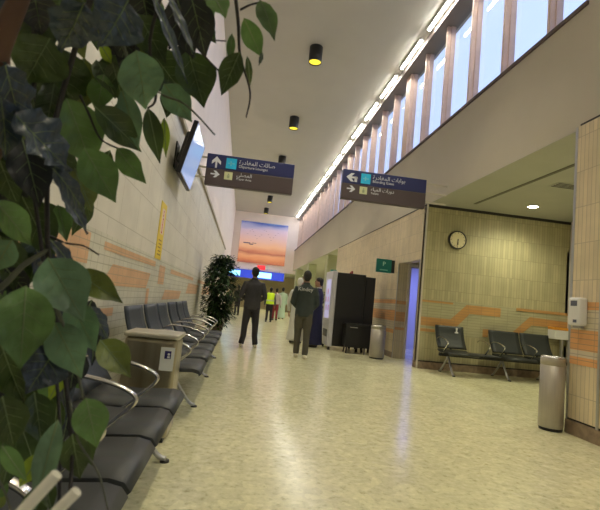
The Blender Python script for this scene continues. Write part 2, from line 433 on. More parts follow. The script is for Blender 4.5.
for z0, z1 in ((1.26, 1.34), (.86, 1.08), (.66, .72)): b.quad([(XR, 10.388, z0), (3.86, 10.388, z0), (3.86, 10.388, z1), (XR, 10.388, z1)])
b.mi = 0; b.box((XR + .02, 10.397, 0), (XR + .2, 10.41, 2.22))
S(b, 'wall_passage', [M_tileP, M_tileP_or])
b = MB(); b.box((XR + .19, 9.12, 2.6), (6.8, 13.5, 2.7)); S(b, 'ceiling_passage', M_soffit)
b = MB(); b.box((6.8, 8.9, 0), (6.95, 13.5, 2.7)); b.box((3.9, 13.4, 0), (6.8, 13.5, 2.7)); b.box((3.84, 10.56, 0), (3.9, 13.5, 2.6)); S(b, 'wall_passage_room', M_white)
d = empty('door_1', (3.93, 10.38, 0), kind='structure')
b = MB(); b.box((-.07, -.02, 0), (0, .18, 2.16), .005); b.box((.97, -.02, 0), (1.04, .18, 2.16), .005); b.box((-.07, -.02, 2.16), (1.04, .18, 2.23), .005); b.build('door_frame', mat('cream_frame', (.62, .58, .50), .5), d)
b = MB(); b.box((XR - .01, 10.385, 0), (XR + .0, 10.42, 2.22)); b.box((XR - .01, 9.10, 0), (XR, 9.13, 2.22)); S(b, 'trim_7', M_alu)
la = bpy.data.lights.new('blue_lamp', 'AREA'); la.shape = 'RECTANGLE'; la.size = 1.4; la.size_y = 1.2; la.energy = 13; la.color = (.24, .27, 1.0)
lo = link(bpy.data.objects.new('blue_tube_light', la)); lo.location = (5.0, 12.0, 2.5); tag(lo, label='blue-violet tube light inside the side doorway', cat='light')

# columns and side area beyond the right wall
M_col = mat('green_grey_column', (.42, .45, .28), .5, noise=.06, nscale=2)
for (cx, cy) in ((3.95, 20.6), (3.95, 26.5), (3.95, 32.5)):
    b = MB(); b.box((cx - .24, cy - .24, 0), (cx + .24, cy + .24, ZF), .03); b.build('column', M_col, label={20.6: 'square greenish column nearest beyond the vending machine', 26.5: 'square greenish column second beyond the vending machine', 32.5: 'square greenish column farthest down the hall'}[cy], cat='column', group='columns under the fascia')
def area(name, loc, sx, sy, en, col, rot=(0, 0, 0)):
    l = bpy.data.lights.new(name, 'AREA'); l.shape = 'RECTANGLE'; l.size = sx; l.size_y = sy; l.energy = en; l.color = col
    o = link(bpy.data.objects.new(name, l)); o.location = loc; o.rotation_euler = rot
    return o

# round downlights in the low ceilings
M_dl = mat('downlight_glow', (1, 1, .9), .5, emit=(1.0, .98, .80), es=14)
def downlight(x, y, z, label, en, col):
    t = empty('downlight', (x, y, z), label=label, cat='ceiling light', group='round recessed downlights')
    b = MB(); b.lathe([(.105, 0), (.115, -.004), (.115, -.012), (.095, -.014), (.09, -.004)]); b.build('rim', M_white, t)
    b = MB(); b.disc((0, 0, -.006), .09); b.build('lens', M_dl, t)
    l = bpy.data.lights.new('downlight_lamp', 'SPOT'); l.energy = en; l.color = col; l.spot_size = radians(150); l.spot_blend = .8; l.shadow_soft_size = .09
    o = link(bpy.data.objects.new('downlight_lamp', l)); o.location = (0, 0, -.03); o.parent = t
WG = (1.0, .95, .64)
for (x, y, lb) in ((5.4, 8.06, 'lit round downlight in the low ceiling above the three dark recess seats'), (5.4, 5.6, 'round downlight in the recess ceiling hidden behind the right pillar'), (5.4, 2.8, 'round downlight in the recess ceiling nearest the camera'), (4.9, .2, 'round downlight in the recess ceiling behind the camera')):
    downlight(x, y, ZF, lb, RECESS_W * 4, WG)
for (x, y) in ((5.5, 20), (5.5, 24), (5.5, 29), (8.5, 26), (1.2, 37), (1.2, 42), (5, 38)):
    downlight(x, y, ZF if x > 4 else 3.1, 'round downlight far down the hall in the low ceiling', 110, (1.0, .9, .62))

# vent in recess ceiling
t = empty('air_vent', (5.05, 6.6, ZF), label='dark slotted air diffuser in the recess ceiling near the lit downlight', cat='air vent')
b = MB(); b.box((-.3, -.14, -.012), (.3, .14, 0), .003); b.build('frame', M_soffit, t)
b = MB()
for q in range(4): b.box((-.27, -.11 + q * .06, -.016), (.27, -.085 + q * .06, -.011))
b.build('slot', M_dark, t)

# ------------------------------------------------------------------ cylindrical ceiling spots; the last two are unseen, added to brighten the hall
M_yel = mat('yellow_reflector', (.85, .75, .10), .35, emit=(1.0, .85, .08), es=.25)
for idx, (y, lb) in enumerate(((10.68, 'black cylinder spotlight with yellow inside, largest and nearest on the ceiling'), (15.2, 'black cylinder spotlight, second nearest on the high ceiling'), (19.7, 'black cylinder spotlight just above the left hanging sign'), (27.8, 'small black cylinder spotlight, second from the end picture'), (31.7, 'small black cylinder spotlight closest to the desert picture'), (6.2, 'unseen black cylinder spotlight above the frame, added to brighten the hall'), (1.7, 'unseen black cylinder spotlight above the camera, added to brighten the hall'))):
    t = empty('ceiling_spotlight', (1.17 - idx * .02, y, ZC), label=lb, cat='spotlight', group='black cylinder spotlights on the ceiling')
    b = MB(); b.lathe([(.0, 0), (.155, 0), (.165, -.01), (.165, -.40), (.158, -.41), (.148, -.40), (.148, -.06), (0, -.06)]); b.build('lamp_body', M_black, t)
    b = MB(); b.lathe([(.146, -.385), (.13, -.33), (.10, -.26), (.05, -.22), (0.001, -.21)]); b.build('reflector', M_yel, t)
    l = bpy.data.lights.new('spot_lamp', 'SPOT'); l.energy = 110; l.color = (1.0, .88, .62); l.spot_size = radians(95); l.spot_blend = .9; l.shadow_soft_size = .1
    o = link(bpy.data.objects.new('spot_lamp', l)); o.location = (0, 0, -.43); o.parent = t

# ------------------------------------------------------------------ hanging signs
def hsign(x0, x1, y, z0, z1, label, ar, ar2, en1, en2, turn):
    t = empty('hanging_sign', ((x0 + x1) / 2, y, z0), label=label, cat='sign', group='overhead direction signs')
    wd = x1 - x0; h = z1 - z0; hx = wd / 2
    b = MB(); b.box((-hx, 0, h * .53), (hx, .12, h), .008); b.build('blue_panel', M_signblue, t)
    b = MB(); b.box((-hx, .001, 0), (hx, .119, h * .53), .008); b.build('grey_panel', M_signgrey, t)
    xe = (XL - t.location.x) if not turn else (XR - t.location.x)      # side brackets reach the nearer wall
    for zz in (.12, .30, .48):
        b = MB(); b.box((min(xe, hx * (1 if turn else -1)), .045, zz), (max(xe, hx * (1 if turn else -1)), .075, zz + .03), .003); b.build('bracket', M_fascia, t)
    b = MB(); b.box((-hx + .34, -.006, h * .58), (-hx + .34 + h * .33, 0, h * .92), .003); b.build('cyan_pictogram', M_cyan, t)
    b = MB(); b.box((-hx + .33, -.006, h * .22), (-hx + .33 + h * .26, 0, h * .47), .003); b.build('cream_pictogram', M_cream, t)
    R = Matrix.Rotation(radians(90), 4, 'X')
    def arrow(cx, cz, s, ang):
        bb = MB()
        pts = [(-.08, -.5), (.08, -.5), (.08, .05), (.38, -.2), (.38, .08), (0, .5), (-.38, .08), (-.38, -.2), (-.08, .05)]
        ca, sa = cos(ang), sin(ang)
        vs = [bb.bm.verts.new((cx + s * (x * ca - z * sa), -.006, cz + s * (x * sa + z * ca))) for x, z in pts]
        bb.bm.faces.new(vs)
        return bb
    arrow(-hx + .17, h * .74, .21, 0 if not turn else pi / 2).build('arrow', M_lett, t)
    arrow(-hx + .17, h * .35, .16, -pi / 2).build('arrow', M_lett, t)
    if turn:
        b = MB(); b.box((-hx + .22, -.006, h * .60), (-hx + .27, 0, h * .78)); b.build('arrow_tail', M_lett, t)
    # tiny plane and figure pictograms
    b = MB(); c = (-hx + .34 + h * .165, h * .75)
    b.box((c[0] - .055, -.009, c[1] - .008), (c[0] + .055, -.006, c[1] + .010)); b.box((c[0] - .02, -.009, c[1] - .04), (c[0] + .005, -.006, c[1] + .04)); b.build('plane_mark', mat('pale_blue', (.2, .7, .9), .4), t)
    b = MB(); c = (-hx + .33 + h * .13, h * .34)
    b.disc((c[0], -.0085, c[1] + .03), .013, 'y'); b.box((c[0] - .02, -.009, c[1] - .04), (c[0] + .02, -.006, c[1] + .012)); b.build('figure_mark', mat('olive_mark', (.35, .42, .25), .4), t)
    x = -hx + .34 + h * .33 + .04
    text(arabic(ar), .105, Matrix.Translation((x, -.004, h * .775)) @ R, M_lett, t)
    text(en1, .066, Matrix.Translation((x, -.004, h * .655)) @ R, M_lett, t)
    x2 = x - .02
    text(arabic(ar2), .09, Matrix.Translation((x2, -.004, h * .37)) @ R, M_lett, t)
    text(en2, .055, Matrix.Translation((x2, -.004, h * .255)) @ R, M_lett, t)
hsign(-.86, .70, 8, 2.97, 3.53, 'left overhead blue and charcoal sign with an upward arrow, beside the wall screen', 'صالات المغادرة', 'المصلى', 'Departure Lounges', 'Prayer Area', False)
hsign(1.60, 3.20, 8, 3.03, 3.58, 'right overhead blue and charcoal sign with a left-turning arrow, before the windows', 'بوابات المغادرة', 'دورات المياه', 'Boarding Gates', 'Toilets', True)

# ------------------------------------------------------------------ end picture
def picture_mat():
    m = bpy.data.materials.new('desert_print'); m.use_nodes = True
    n = m.node_tree; b = n.nodes['Principled BSDF']; L = n.links.new
    tc = n.nodes.new('ShaderNodeTexCoord'); sp = n.nodes.new('ShaderNodeSeparateXYZ'); L(tc.outputs['Object'], sp.inputs[0])
    nz = n.nodes.new('ShaderNodeTexNoise'); nz.inputs['Scale'].default_value = 1.3; nz.inputs['Detail'].default_value = 5
    mp = n.nodes.new('ShaderNodeMapping'); mp.inputs['Scale'].default_value = (.6, 1, 2.2); L(tc.outputs['Object'], mp.inputs[0]); L(mp.outputs[0], nz.inputs['Vector'])
    ad = n.nodes.new('ShaderNodeMath'); ad.operation = 'MULTIPLY_ADD'; ad.inputs[1].default_value = .55; L(nz.outputs[0], ad.inputs[0]); L(sp.outputs[2], ad.inputs[2])
    dv = n.nodes.new('ShaderNodeMapRange'); dv.inputs[1].default_value = .2; dv.inputs[2].default_value = 3.4; L(ad.outputs[0], dv.inputs[0])
    cr = n.nodes.new('ShaderNodeValToRGB'); L(dv.outputs[0], cr.inputs[0])
    st = [(0, (.30, .07, .05)), (.10, (.55, .20, .09)), (.20, (.62, .30, .15)), (.27, (.38, .12, .08)), (.31, (.55, .22, .12)), (.42, (.68, .38, .22)), (.6, (.62, .40, .36)), (.8, (.52, .40, .50)), (.90, (.30, .30, .48)), (.97, (.06, .10, .35)), (1, (.10, .20, .45))]
    e = cr.color_ramp.elements
    e[0].position = 0; e[0].color = (*st[0][1], 1); e[1].position = 1; e[1].color = (*st[-1][1], 1)
    for p, c in st[1:-1]: q = e.new(p); q.color = (*c, 1)
    L(cr.outputs[0], b.inputs['Base Color']); L(cr.outputs[0], b.inputs['Emission Color']); b.inputs['Emission Strength'].default_value = .16
    b.inputs['Roughness'].default_value = .4
    return m
t = empty('lightbox_picture', (1.19, YE, 3.6), label='large backlit desert sunset picture high on the end wall', cat='picture')
b = MB(); b.box((-1.76, -.10, 0), (1.76, 0, 3.08), .01); b.build('print', picture_mat(), t)
b = MB()
for k in range(16):
    x = -1.2 + k * .15 + rnd.uniform(-.04, .04); z = 2.2 + .3 * sin(k * .9) + rnd.uniform(-.1, .1)
    b.box((x - .05, -.104, z), (x + .05, -.1, z + .018))
b.build('bird_marks', mat('dark_birds', (.2, .12, .14), .6), t)
b = MB(); b.box((-1.45, -.108, 1.42), (-.95, -.1, 1.5)); b.box((-1.0, -.108, 1.34), (-.72, -.1, 1.42)); b.box((-.8, -.108, 1.46), (-.5, -.1, 1.5)); b.build('dark_marks', mat('dark_marks', (.12, .1, .2), .6), t)

# far displays under the bulkhead
M_led = mat('screen_blue', (.02, .03, .2), .3, emit=(.02, .04, .35), es=.5)
M_led2 = mat('screen_cyan', (.1, .5, .7), .3, emit=(.25, .7, 1.0), es=.9)
for x, lb in ((-.35, 'far blue overhead sign with lit cyan panel, left of the charcoal jacket head'), (1.95, 'far blue overhead sign with lit cyan panel, right of the charcoal jacket head')):
    t = empty('overhead_display', (x, 33.7, 2.45), label=lb, cat='sign', group='far overhead displays')
    b = MB(); b.box((-1.05, 0, 0), (1.05, .12, .60), .01); b.build('panel', M_led, t)
    b = MB(); b.box((-.95, -.012, .10), (.10, 0, .50), .004); b.build('lit_panel', M_led2, t)
    for s in (-.7, .7):
        b = MB(); b.tube([(s, .06, .59), (s, .06, .70)], .012, 6); b.box((s - .02, .06, .64), (s + .02, .32, .70)); b.build('hanger', M_alu, t)
t = empty('red_sign', (.95, 33.99, 3.17), label='small red and white sign under the desert picture', cat='sign')
b = MB(); b.box((0, -.06, 0), (.6, 0, .30), .01); b.build('panel', mat('red_panel', (.6, .03, .04), .4, emit=(.8, .03, .04), es=.35), t)
b = MB(); b.box((.6, -.05, .05), (.85, 0, .30), .01); b.build('white_panel', M_white, t)

# ------------------------------------------------------------------ gang seating
def backform(u0, u1):
    """backrest panel: gently curved plate, local u along the row, -y out from the wall"""
    b = MB(); n = 10; prof = []
    for k in range(n + 1):
        s = k / n
        v = .36 - .20 * s - .035 * sin(pi * s); z = .47 + .43 * s
        prof.append((v, z))
    th = .022
    vs = []
    nu = 6
    for side in (0, 1):
        for (v, z) in prof:
            row = []
            for q in range(nu + 1):
                f = q / nu; u = u0 + (u1 - u0) * f
                row.append(b.bm.verts.new((u, -(v - side * th + .010 * (2 * f - 1) ** 2), z)))
            vs.append(row)
    N = n + 1
    def Fc(a, c, d, e):
        f = b.bm.faces.new((a, c, d, e)); f.smooth = True
    for side in (0, 1):
        o = side * N
        for i in range(n):
            for q in range(nu): Fc(vs[o + i][q], vs[o + i][q + 1], vs[o + i + 1][q + 1], vs[o + i + 1][q])
    for i in range(n):
        for q in (0, nu): Fc(vs[i][q], vs[i + 1][q], vs[N + i + 1][q], vs[N + i][q])
    for q in range(nu):
        Fc(vs[0][q], vs[0][q + 1], vs[N][q + 1], vs[N][q]); Fc(vs[n][q], vs[n][q + 1], vs[N + n][q + 1], vs[N + n][q])
    bmesh.ops.bevel(b.bm, geom=[e for e in b.bm.edges if e.calc_face_angle(0) > 1.0], offset=.006, segments=2, affect='EDGES')
    return b
def seatform(u0, u1):
    b = MB(); prof = [(.34, .455), (.42, .432), (.55, .425), (.68, .433), (.77, .437), (.82, .425), (.845, .395)]
    th = .03; rows = []
    for (v, z) in prof: rows.append((v, z))
    low = [(v - (.02 if k == len(prof) - 1 else 0), z - th + (.012 if k == len(prof) - 1 else 0)) for k, (v, z) in enumerate(prof)]
    loop = rows + low[::-1]
    A = [b.bm.verts.new((u0, -v, z)) for v, z in loop]; B = [b.bm.verts.new((u1, -v, z)) for v, z in loop]
    n = len(loop)
    for i in range(n):
        f = b.bm.faces.new((A[i], A[(i + 1) % n], B[(i + 1) % n], B[i])); f.smooth = True
    k = len(rows)
    for i in range(k - 1):
        b.bm.faces.new((A[i], A[i + 1], A[n - 2 - i], A[n - 1 - i])); b.bm.faces.new((B[i], B[n - 1 - i], B[n - 2 - i], B[i + 1]))
    bmesh.ops.bevel(b.bm, geom=[e for e in b.bm.edges if e.calc_face_angle(0) > 1.0], offset=.006, segments=2, affect='EDGES')
    return b
def curve_pts(pts, n=5):
    out = []
    P = [Vector(p) for p in pts]
    for i in range(len(P) - 1):
        p0 = P[max(i - 1, 0)]; p1 = P[i]; p2 = P[i + 1]; p3 = P[min(i + 2, len(P) - 1)]
        for k in range(n):
            t = k / n
            out.append(.5 * ((2 * p1) + (-p0 + p2) * t + (2 * p0 - 5 * p1 + 4 * p2 - p3) * t * t + (-p0 + 3 * p1 - 3 * p2 + p3) * t ** 3))
    out.append(P[-1]); return out
def gang(name, loc, rz, seats, arms, legs, label, mback=None, mseat=None, table=None):
    t = empty(name, loc, rz, label=label, cat='bench', group='airport gang seating')
    us = [u for s in seats for u in s] + legs
    b = MB(); b.box((min(us) - .02, -.53, .33), (max(us) + .02, -.46, .395), .01); b.build('beam', M_black, t)
    for (u0, u1) in seats:
        seatform(u0 + .012, u1 - .012).build('seat', mseat or M_seat, t)
        backform(u0 + .012, u1 - .012).build('backrest', mback or M_back, t)
        b = MB(); b.tube(curve_pts([((u0 + u1) / 2, -.47, .36), ((u0 + u1) / 2, -.34, .38), ((u0 + u1) / 2, -.27, .50), ((u0 + u1) / 2, -.22, .62)]), .016, 8); b.build('back_bracket', M_black, t)
    for u in arms:
        b = MB(); b.loft([(p, .017, .010) for p in curve_pts([(u, -.27, .64), (u, -.36, .675), (u, -.50, .672), (u, -.64, .645), (u, -.725, .605), (u, -.725, .565), (u, -.66, .50), (u, -.53, .38)])], 10, side=(1, 0, 0))
        b.build('armrest', M_chrome, t)
    for u in legs:
        b = MB()
        b.loft([(p, .022, .016) for p in curve_pts([(u, -.50, .35), (u, -.60, .20), (u, -.72, .045), (u, -.78, .018)])], 10, side=(1, 0, 0))
        b.loft([(p, .022, .016) for p in curve_pts([(u, -.50, .35), (u, -.38, .20), (u, -.22, .045), (u, -.17, .018)])], 10, side=(1, 0, 0))
        b.build('leg', M_alu, t)
        for v in (-.775, -.18):
            b = MB(); b.lathe([(.001, .016), (.028, .014), (.03, 0), (.001, 0)], (u, v, 0), 14); b.build('foot', M_black, t)
    if table:
        b = MB(); b.box((table[0], -.74, .40), (table[1], -.36, .425), .01); b.build('side_table', M_seat, t)
    return t
# left row nearest the camera (runs along the wall, faces +x)
gang('gang_seating', (XL - .035, 0, 0), pi / 2, [(.58, 1.10), (1.11, 1.62), (1.63, 2.10), (2.11, 2.62), (2.63, 3.14)], [.58, 1.105, 1.625, 2.105, 2.625], [.95, 3.05],
     'nearest row of dark grey metal seats with steel armrests, half hidden by the leaves')
gang('gang_seating', (XL, 0, 0), pi / 2, [(3.95, 4.60), (4.72, 5.36), (5.38, 6.02), (6.20, 6.84), (6.96, 7.60), (7.62, 8.25)], [3.95, 4.62, 5.37, 6.03, 6.85, 7.61, 8.25], [4.5, 6.1, 7.9],
     'row of dark seats along the left wall beyond the steel bin, before the tall plant')
# seats on the clock wall
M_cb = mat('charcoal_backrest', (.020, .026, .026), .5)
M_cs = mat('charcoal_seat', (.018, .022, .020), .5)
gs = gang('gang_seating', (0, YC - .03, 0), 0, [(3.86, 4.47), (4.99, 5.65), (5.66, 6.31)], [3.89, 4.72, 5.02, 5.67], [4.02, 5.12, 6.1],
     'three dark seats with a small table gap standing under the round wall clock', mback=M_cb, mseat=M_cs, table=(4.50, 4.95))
b = MB(); b.disc((4.30, -.212, .855), .022, 'y', 16); b.box((4.285, -.214, .79), (4.315, -.208, .84)); b.box((4.262, -.216, .765), (4.338, -.209, .795), .004); b.build('seat_emblem', M_white, gs, label='white emblem on the single backrest')

# ------------------------------------------------------------------ bins
t = empty('litter_bin', (-.595, 3.56, 0), label='boxy stainless steel bin with white sticker, between the two left seat rows', cat='bin')
M_bin = mat('steel_reflection_bands', (.36, .33, .24), .3, .8, noise=.35, nscale=9, stretch=(1, 1, .02))  # upright bands in the colour imitate reflections in the steel
b = MB(); b.box((-.185, -.17, .03), (.185, .17, .72), .03, seg=4); b.build('body', M_bin, t)
b = MB(); b.box((-.195, -.18, .72), (.195, .18, .755), .012); b.build('lid', mat('pale_steel_lid', (.66, .64, .56), .35, .8), t)
b = MB(); b.box((-.16, -.15, 0), (.16, .15, .035)); b.build('base', M_black, t)
b = MB(); b.box((.075, -.1735, .50), (.172, -.170, .665), .001); stk = b.build('sticker', mat('white_sticker', (.72, .76, .78), .5), t, label='white sticker with a dark blue mark')
b = MB(); b.box((.105, -.175, .585), (.150, -.173, .64)); b.build('blue_mark', mat('dark_blue_ink', (.02, .02, .16), .5), stk)
b = MB(); b.disc((.134, -.176, .617), .009, 'y', 16); b.box((.125, -.1762, .590), (.143, -.1755, .604)); b.build('white_figure', M_lett, stk)

def round_bin(x, y, r, h, label, slat=False):
    t = empty('litter_bin', (x, y, 0), label=label, cat='bin', group='round steel litter bins')
    b = MB(); b.lathe([(.001, .03), (r - .004, .03), (r, .035), (r, h - .09), (r - .004, h - .088), (r - .004, h - .084), (r, h - .082), (r, h - .015), (r - .012, h), (r * .82, h), (r * .80, h - .015), (r * .55, h - .03), (.001, h - .035)], n=40); b.build('body', M_steel, t)
    b = MB(); b.lathe([(.001, 0), (r - .01, 0), (r - .006, .03), (.001, .03)], n=40); b.build('base', M_black, t)
    b = MB(); b.lathe([(r * .82, h + .001), (r * .86, h + .008), (r * .96, h + .006), (r * 1.0, h - .006)], n=40); b.build('rim', M_chrome, t)
    return t
round_bin(3.40, 4.60, .122, .76, 'tall round steel bin standing against the right tiled pillar')
round_bin(3.13, 10.02, .165, .73, 'round steel bin between the black vending machine and the side doorway')

# ------------------------------------------------------------------ dispenser on the pillar
t = empty('soap_dispenser', (XP - .004, 4.36, 1.12), label='white sanitizer dispenser fixed on the right tiled pillar', cat='dispenser')
b = MB(); b.box((-.10, -.085, 0), (0, .085, .29), .022, seg=4); b.build('housing', M_white, t)
b = MB(); b.box((-.06, -.06, -.025), (-.015, .06, .005), .008); b.build('nozzle', mat('grey_plastic', (.3, .3, .33), .4), t)
b = MB(); b.box((-.103, -.05, .20), (-.099, .04, .255), .001); b.build('dark_window', mat('smoke_window', (.10, .11, .16), .3), t)
b = MB(); b.box((-.103, -.05, .03), (-.099, .0, .06), .001); b.build('logo_plate', mat('logo_plate', (.10, .11, .16), .3), t)

# leaflet box low on the recess wall
t = empty('leaflet_box', (6.62, YC - .14, .84), label='white wall box with an orange top, right of the recess seats', cat='box')
b = MB(); b.box((-.20, -.10, 0), (.20, .13, .19), .008); b.build('body', M_white, t)
b = MB(); b.box((-.203, -.103, .19), (.203, .13, .245), .006); b.build('orange_lid', mat('orange_plastic', (.70, .30, .03), .45), t)
b = MB(); b.box((-.02, -.05, -.84), (.02, .0, 0)); b.box((-.14, -.12, -.84), (.14, .08, -.825), .003); b.build('stand', M_alu, t)

# ------------------------------------------------------------------ wall clock
t = empty('wall_clock', (4.30, YC - .002, 2.67), label='round cream-faced wall clock with dark rim above the recess seats', cat='clock')
def disc_ring(b, prof, n=40):
    rg = [[b.bm.verts.new((r * cos(2 * pi * k / n), y, r * sin(2 * pi * k / n))) for k in range(n)] for r, y in prof]
    for i in range(len(rg) - 1):
        for k in range(n):
            f = b.bm.faces.new((rg[i][k], rg[i][(k + 1) % n], rg[i + 1][(k + 1) % n], rg[i + 1][k])); f.smooth = True; f.material_index = b.mi
b = MB(); disc_ring(b, [(.001, 0), (.19, 0), (.195, -.02), (.19, -.05), (.175, -.06), (.165, -.045), (.001, -.045)]); b.build('rim', mat('dark_rim', (.03, .03, .03), .3), t)
b = MB(); disc_ring(b, [(.001, -.047), (.166, -.047)]); b.build('dial', mat('cream_dial', (.78, .72, .46), .4), t)
b = MB()
for k in range(12):
    a = 2 * pi * k / 12; r0 = .135; L = .024 if k % 3 == 0 else .014
    Mx = Matrix.Rotation(a, 4, 'Y')
    b.box((-.005, -.050, r0), (.005, -.047, r0 + L), M=Mx)
b.build('hour_marks', M_black, t)
b = MB(); b.box((-.006, -.056, -.10), (.006, -.052, .02), M=Matrix.Rotation(radians(-4), 4, 'Y')); b.build('hour_hand', M_black, t)
b = MB(); b.box((-.004, -.060, -.13), (.004, -.057, .02), M=Matrix.Rotation(radians(6), 4, 'Y')); b.build('minute_hand', M_black, t)
b = MB(); b.disc((0, -.061, 0), .012, 'y', 16); b.build('hub', M_black, t)

# ------------------------------------------------------------------ wall screen on the left
t = empty('wall_screen', (XL, 6.3, 2.9), label='tilted flat screen on a bracket high on the left tiled wall', cat='screen')
Ms = Matrix.Translation((.215, 0, 0)) @ Matrix.Rotation(radians(12), 4, 'Y')
b = MB(); b.box((-.03, -.53, -.36), (.03, .53, .36), .01, M=Ms); b.box((-.10, -.40, -.20), (-.03, .40, .24), .03, M=Ms); b.build('housing', mat('black_plastic', (.012, .012, .014), .35), t)
b = MB(); b.box((.030, -.505, -.335), (.033, .505, .335), M=Ms); b.build('display', mat('screen_glass', (.22, .26, .36), .12, emit=(.30, .42, .75), es=.22), t)  # faint blue glow stands in for the reflection on the glass
b = MB(); b.box((0, -.12, -.18), (.02, .12, .18)); b.box((.02, -.04, -.05), (.12, .04, .05), .01); b.build('bracket', M_black, t)

# yellow vertical notice
t = empty('wall_notice', (XL, 5.93, 1.44), label='narrow vertical yellow notice with a red and white strip on the left wall', cat='sign')
b = MB(); b.box((0, -.19, 0), (.008, .19, .72), .002); b.build('board', mat('yellow_board', (.82, .62, .04), .45), t)
b = MB(); b.box((.008, -.09, .32), (.010, .09, .64)); wp = b.build('white_strip', mat('pale_pink_strip', (.85, .68, .60), .5), t)
MT = Matrix(((0, 0, 1, .0105), (0, 1, 0, 0), (-1, 0, 0, 0), (0, 0, 0, 1)))
R2 = Matrix.Translation((.0105, -.018, .62)) @ Matrix(((0, 0, 1, 0), (0, 1, 0, 0), (-1, 0, 0, 0), (0, 0, 0, 1)))
text('No Smoking', .058, R2, mat('red_ink', (.6, .03, .02), .5), t)
b = MB()
for q in range(5): b.box((.008, -.11 + (q % 2) * .03, .05 + q * .045), (.0095, .11 - (q % 3) * .02, .065 + q * .045))
b.build('small_print', mat('brown_ink', (.35, .22, .02), .5), t)

# ------------------------------------------------------------------ vending machine group
M_vblack = mat('matte_black_panel', (.010, .010, .011), .5)
t = empty('vending_machine', (2.60, 11.45, 0), label='tall black vending machine with a pale lit front facing the hall', cat='vending machine')
b = MB(); b.box((-.30, -.45, .10), (.42, .45, 1.90), .012); b.build('body', M_vblack, t)
b = MB(); b.box((-.42, -.45, .08), (-.30, .45, 1.93), .02); fr = b.build('front', mat('pale_front', (.62, .62, .66), .35), t, label='pale grey front door with lit display')
b = MB(); b.box((-.425, -.32, .75), (-.418, .22, 1.72), .002); b.build('display_window', mat('lit_display', (.5, .5, .7), .3, emit=(.6, .55, .9), es=.15), fr)
b = MB()
for q in range(5): b.box((-.43, -.26 + q * .09, .95 + (q % 3) * .2), (-.424, -.20 + q * .09, 1.08 + (q % 3) * .2))
b.build('product_pictures', mat('pink_print', (.7, .2, .4), .4), fr)
b = MB(); b.box((-.43, -.30, .30), (-.418, .20, .48), .004); b.build('delivery_slot', M_black, fr)
b = MB()
b.box((-.35, .2, 1.925), (-.20, .34, 2.0), .01); b.build('green_topper', mat('green_topper', (.02, .25, .18), .5), t)
for sx in (-.36, .34):
    for sy in (-.38, .38):
        b = MB(); b.lathe([(.001, 0), (.03, 0), (.03, .10), (.001, .10)], (sx, sy, 0), 12); b.build('foot', M_black, t)
t = empty('vending_machine', (3.17, 11.45, 0), label='plain black machine cabinet right of the pale-fronted vending machine', cat='vending machine')
b = MB(); b.box((-.13, -.38, .10), (.12, .42, 1.86), .012); b.build('body', M_vblack, t)
for sx in (-.08, .08):
    for sy in (-.32, .34):
        b = MB(); b.lathe([(.001, 0), (.025, 0), (.025, .10), (.001, .10)], (sx, sy, 0), 12); b.build('foot', M_black, t)
# low black cabinet on legs in front
t = empty('low_cabinet', (2.95, 10.76, 0), label='low black cabinet on thin legs in front of the black vending machines', cat='cabinet')
b = MB(); b.box((-.42, -.17, .16), (.42, .17, .66), .008); b.build('body', M_black, t)
b = MB(); b.box((-.45, -.20, .66), (.45, .19, .695), .006); b.build('top', mat('black_top', (.03, .03, .032), .25), t)
for sx in (-.36, .06, .36):
    for sy in (-.14, .13):
        b = MB(); b.loft([((sx, sy, .17), .018, .018), ((sx * 1.06, sy, 0.0), .014, .014)], 10); b.build('leg', M_black, t)
b = MB(); b.box((-.33, -.185, .60), (-.15, -.172, .615), .003); b.build('handle', M_chrome, t)

# green flag sign by the passage, small red alarm
t = empty('toilet_sign', (3.36, 10.72, 1.99), label='teal green sign with a pale P-like mark on the wall left of the doorway', cat='sign')
b = MB(); b.box((-.19, 0, 0), (.19, .05, .33), .004); b.build('board', mat('teal_board', (.005, .16, .13), .35), t)
b = MB(); b.box((.19, -.001, .01), (.27, .06, .32), .004); b.build('bracket', M_black, t)
text('P', .15, Matrix.Translation((-.04, -.003, .16)) @ Matrix.Rotation(radians(90), 4, 'X'), mat('pale_green_ink', (.45, .70, .55), .4), t)
b = MB(); b.box((-.10, -.004, .05), (.10, 0, .075)); b.build('caption', mat('green_ink', (.2, .5, .4), .4), t)
t = empty('alarm_beacon', (XR, 15.0, 2.12), label='small dark red alarm beacon on the tiled wall above the vending machines', cat='alarm')
b = MB(); b.box((-.05, -.09, 0), (0, .09, .16), .01); b.build('case', mat('red_case', (.25, .015, .015), .4), t)
b = MB(); b.sphere((-.06, 0, .08), .04, 8); b.build('lens', mat('red_lens', (.35, .01, .01), .2), t)

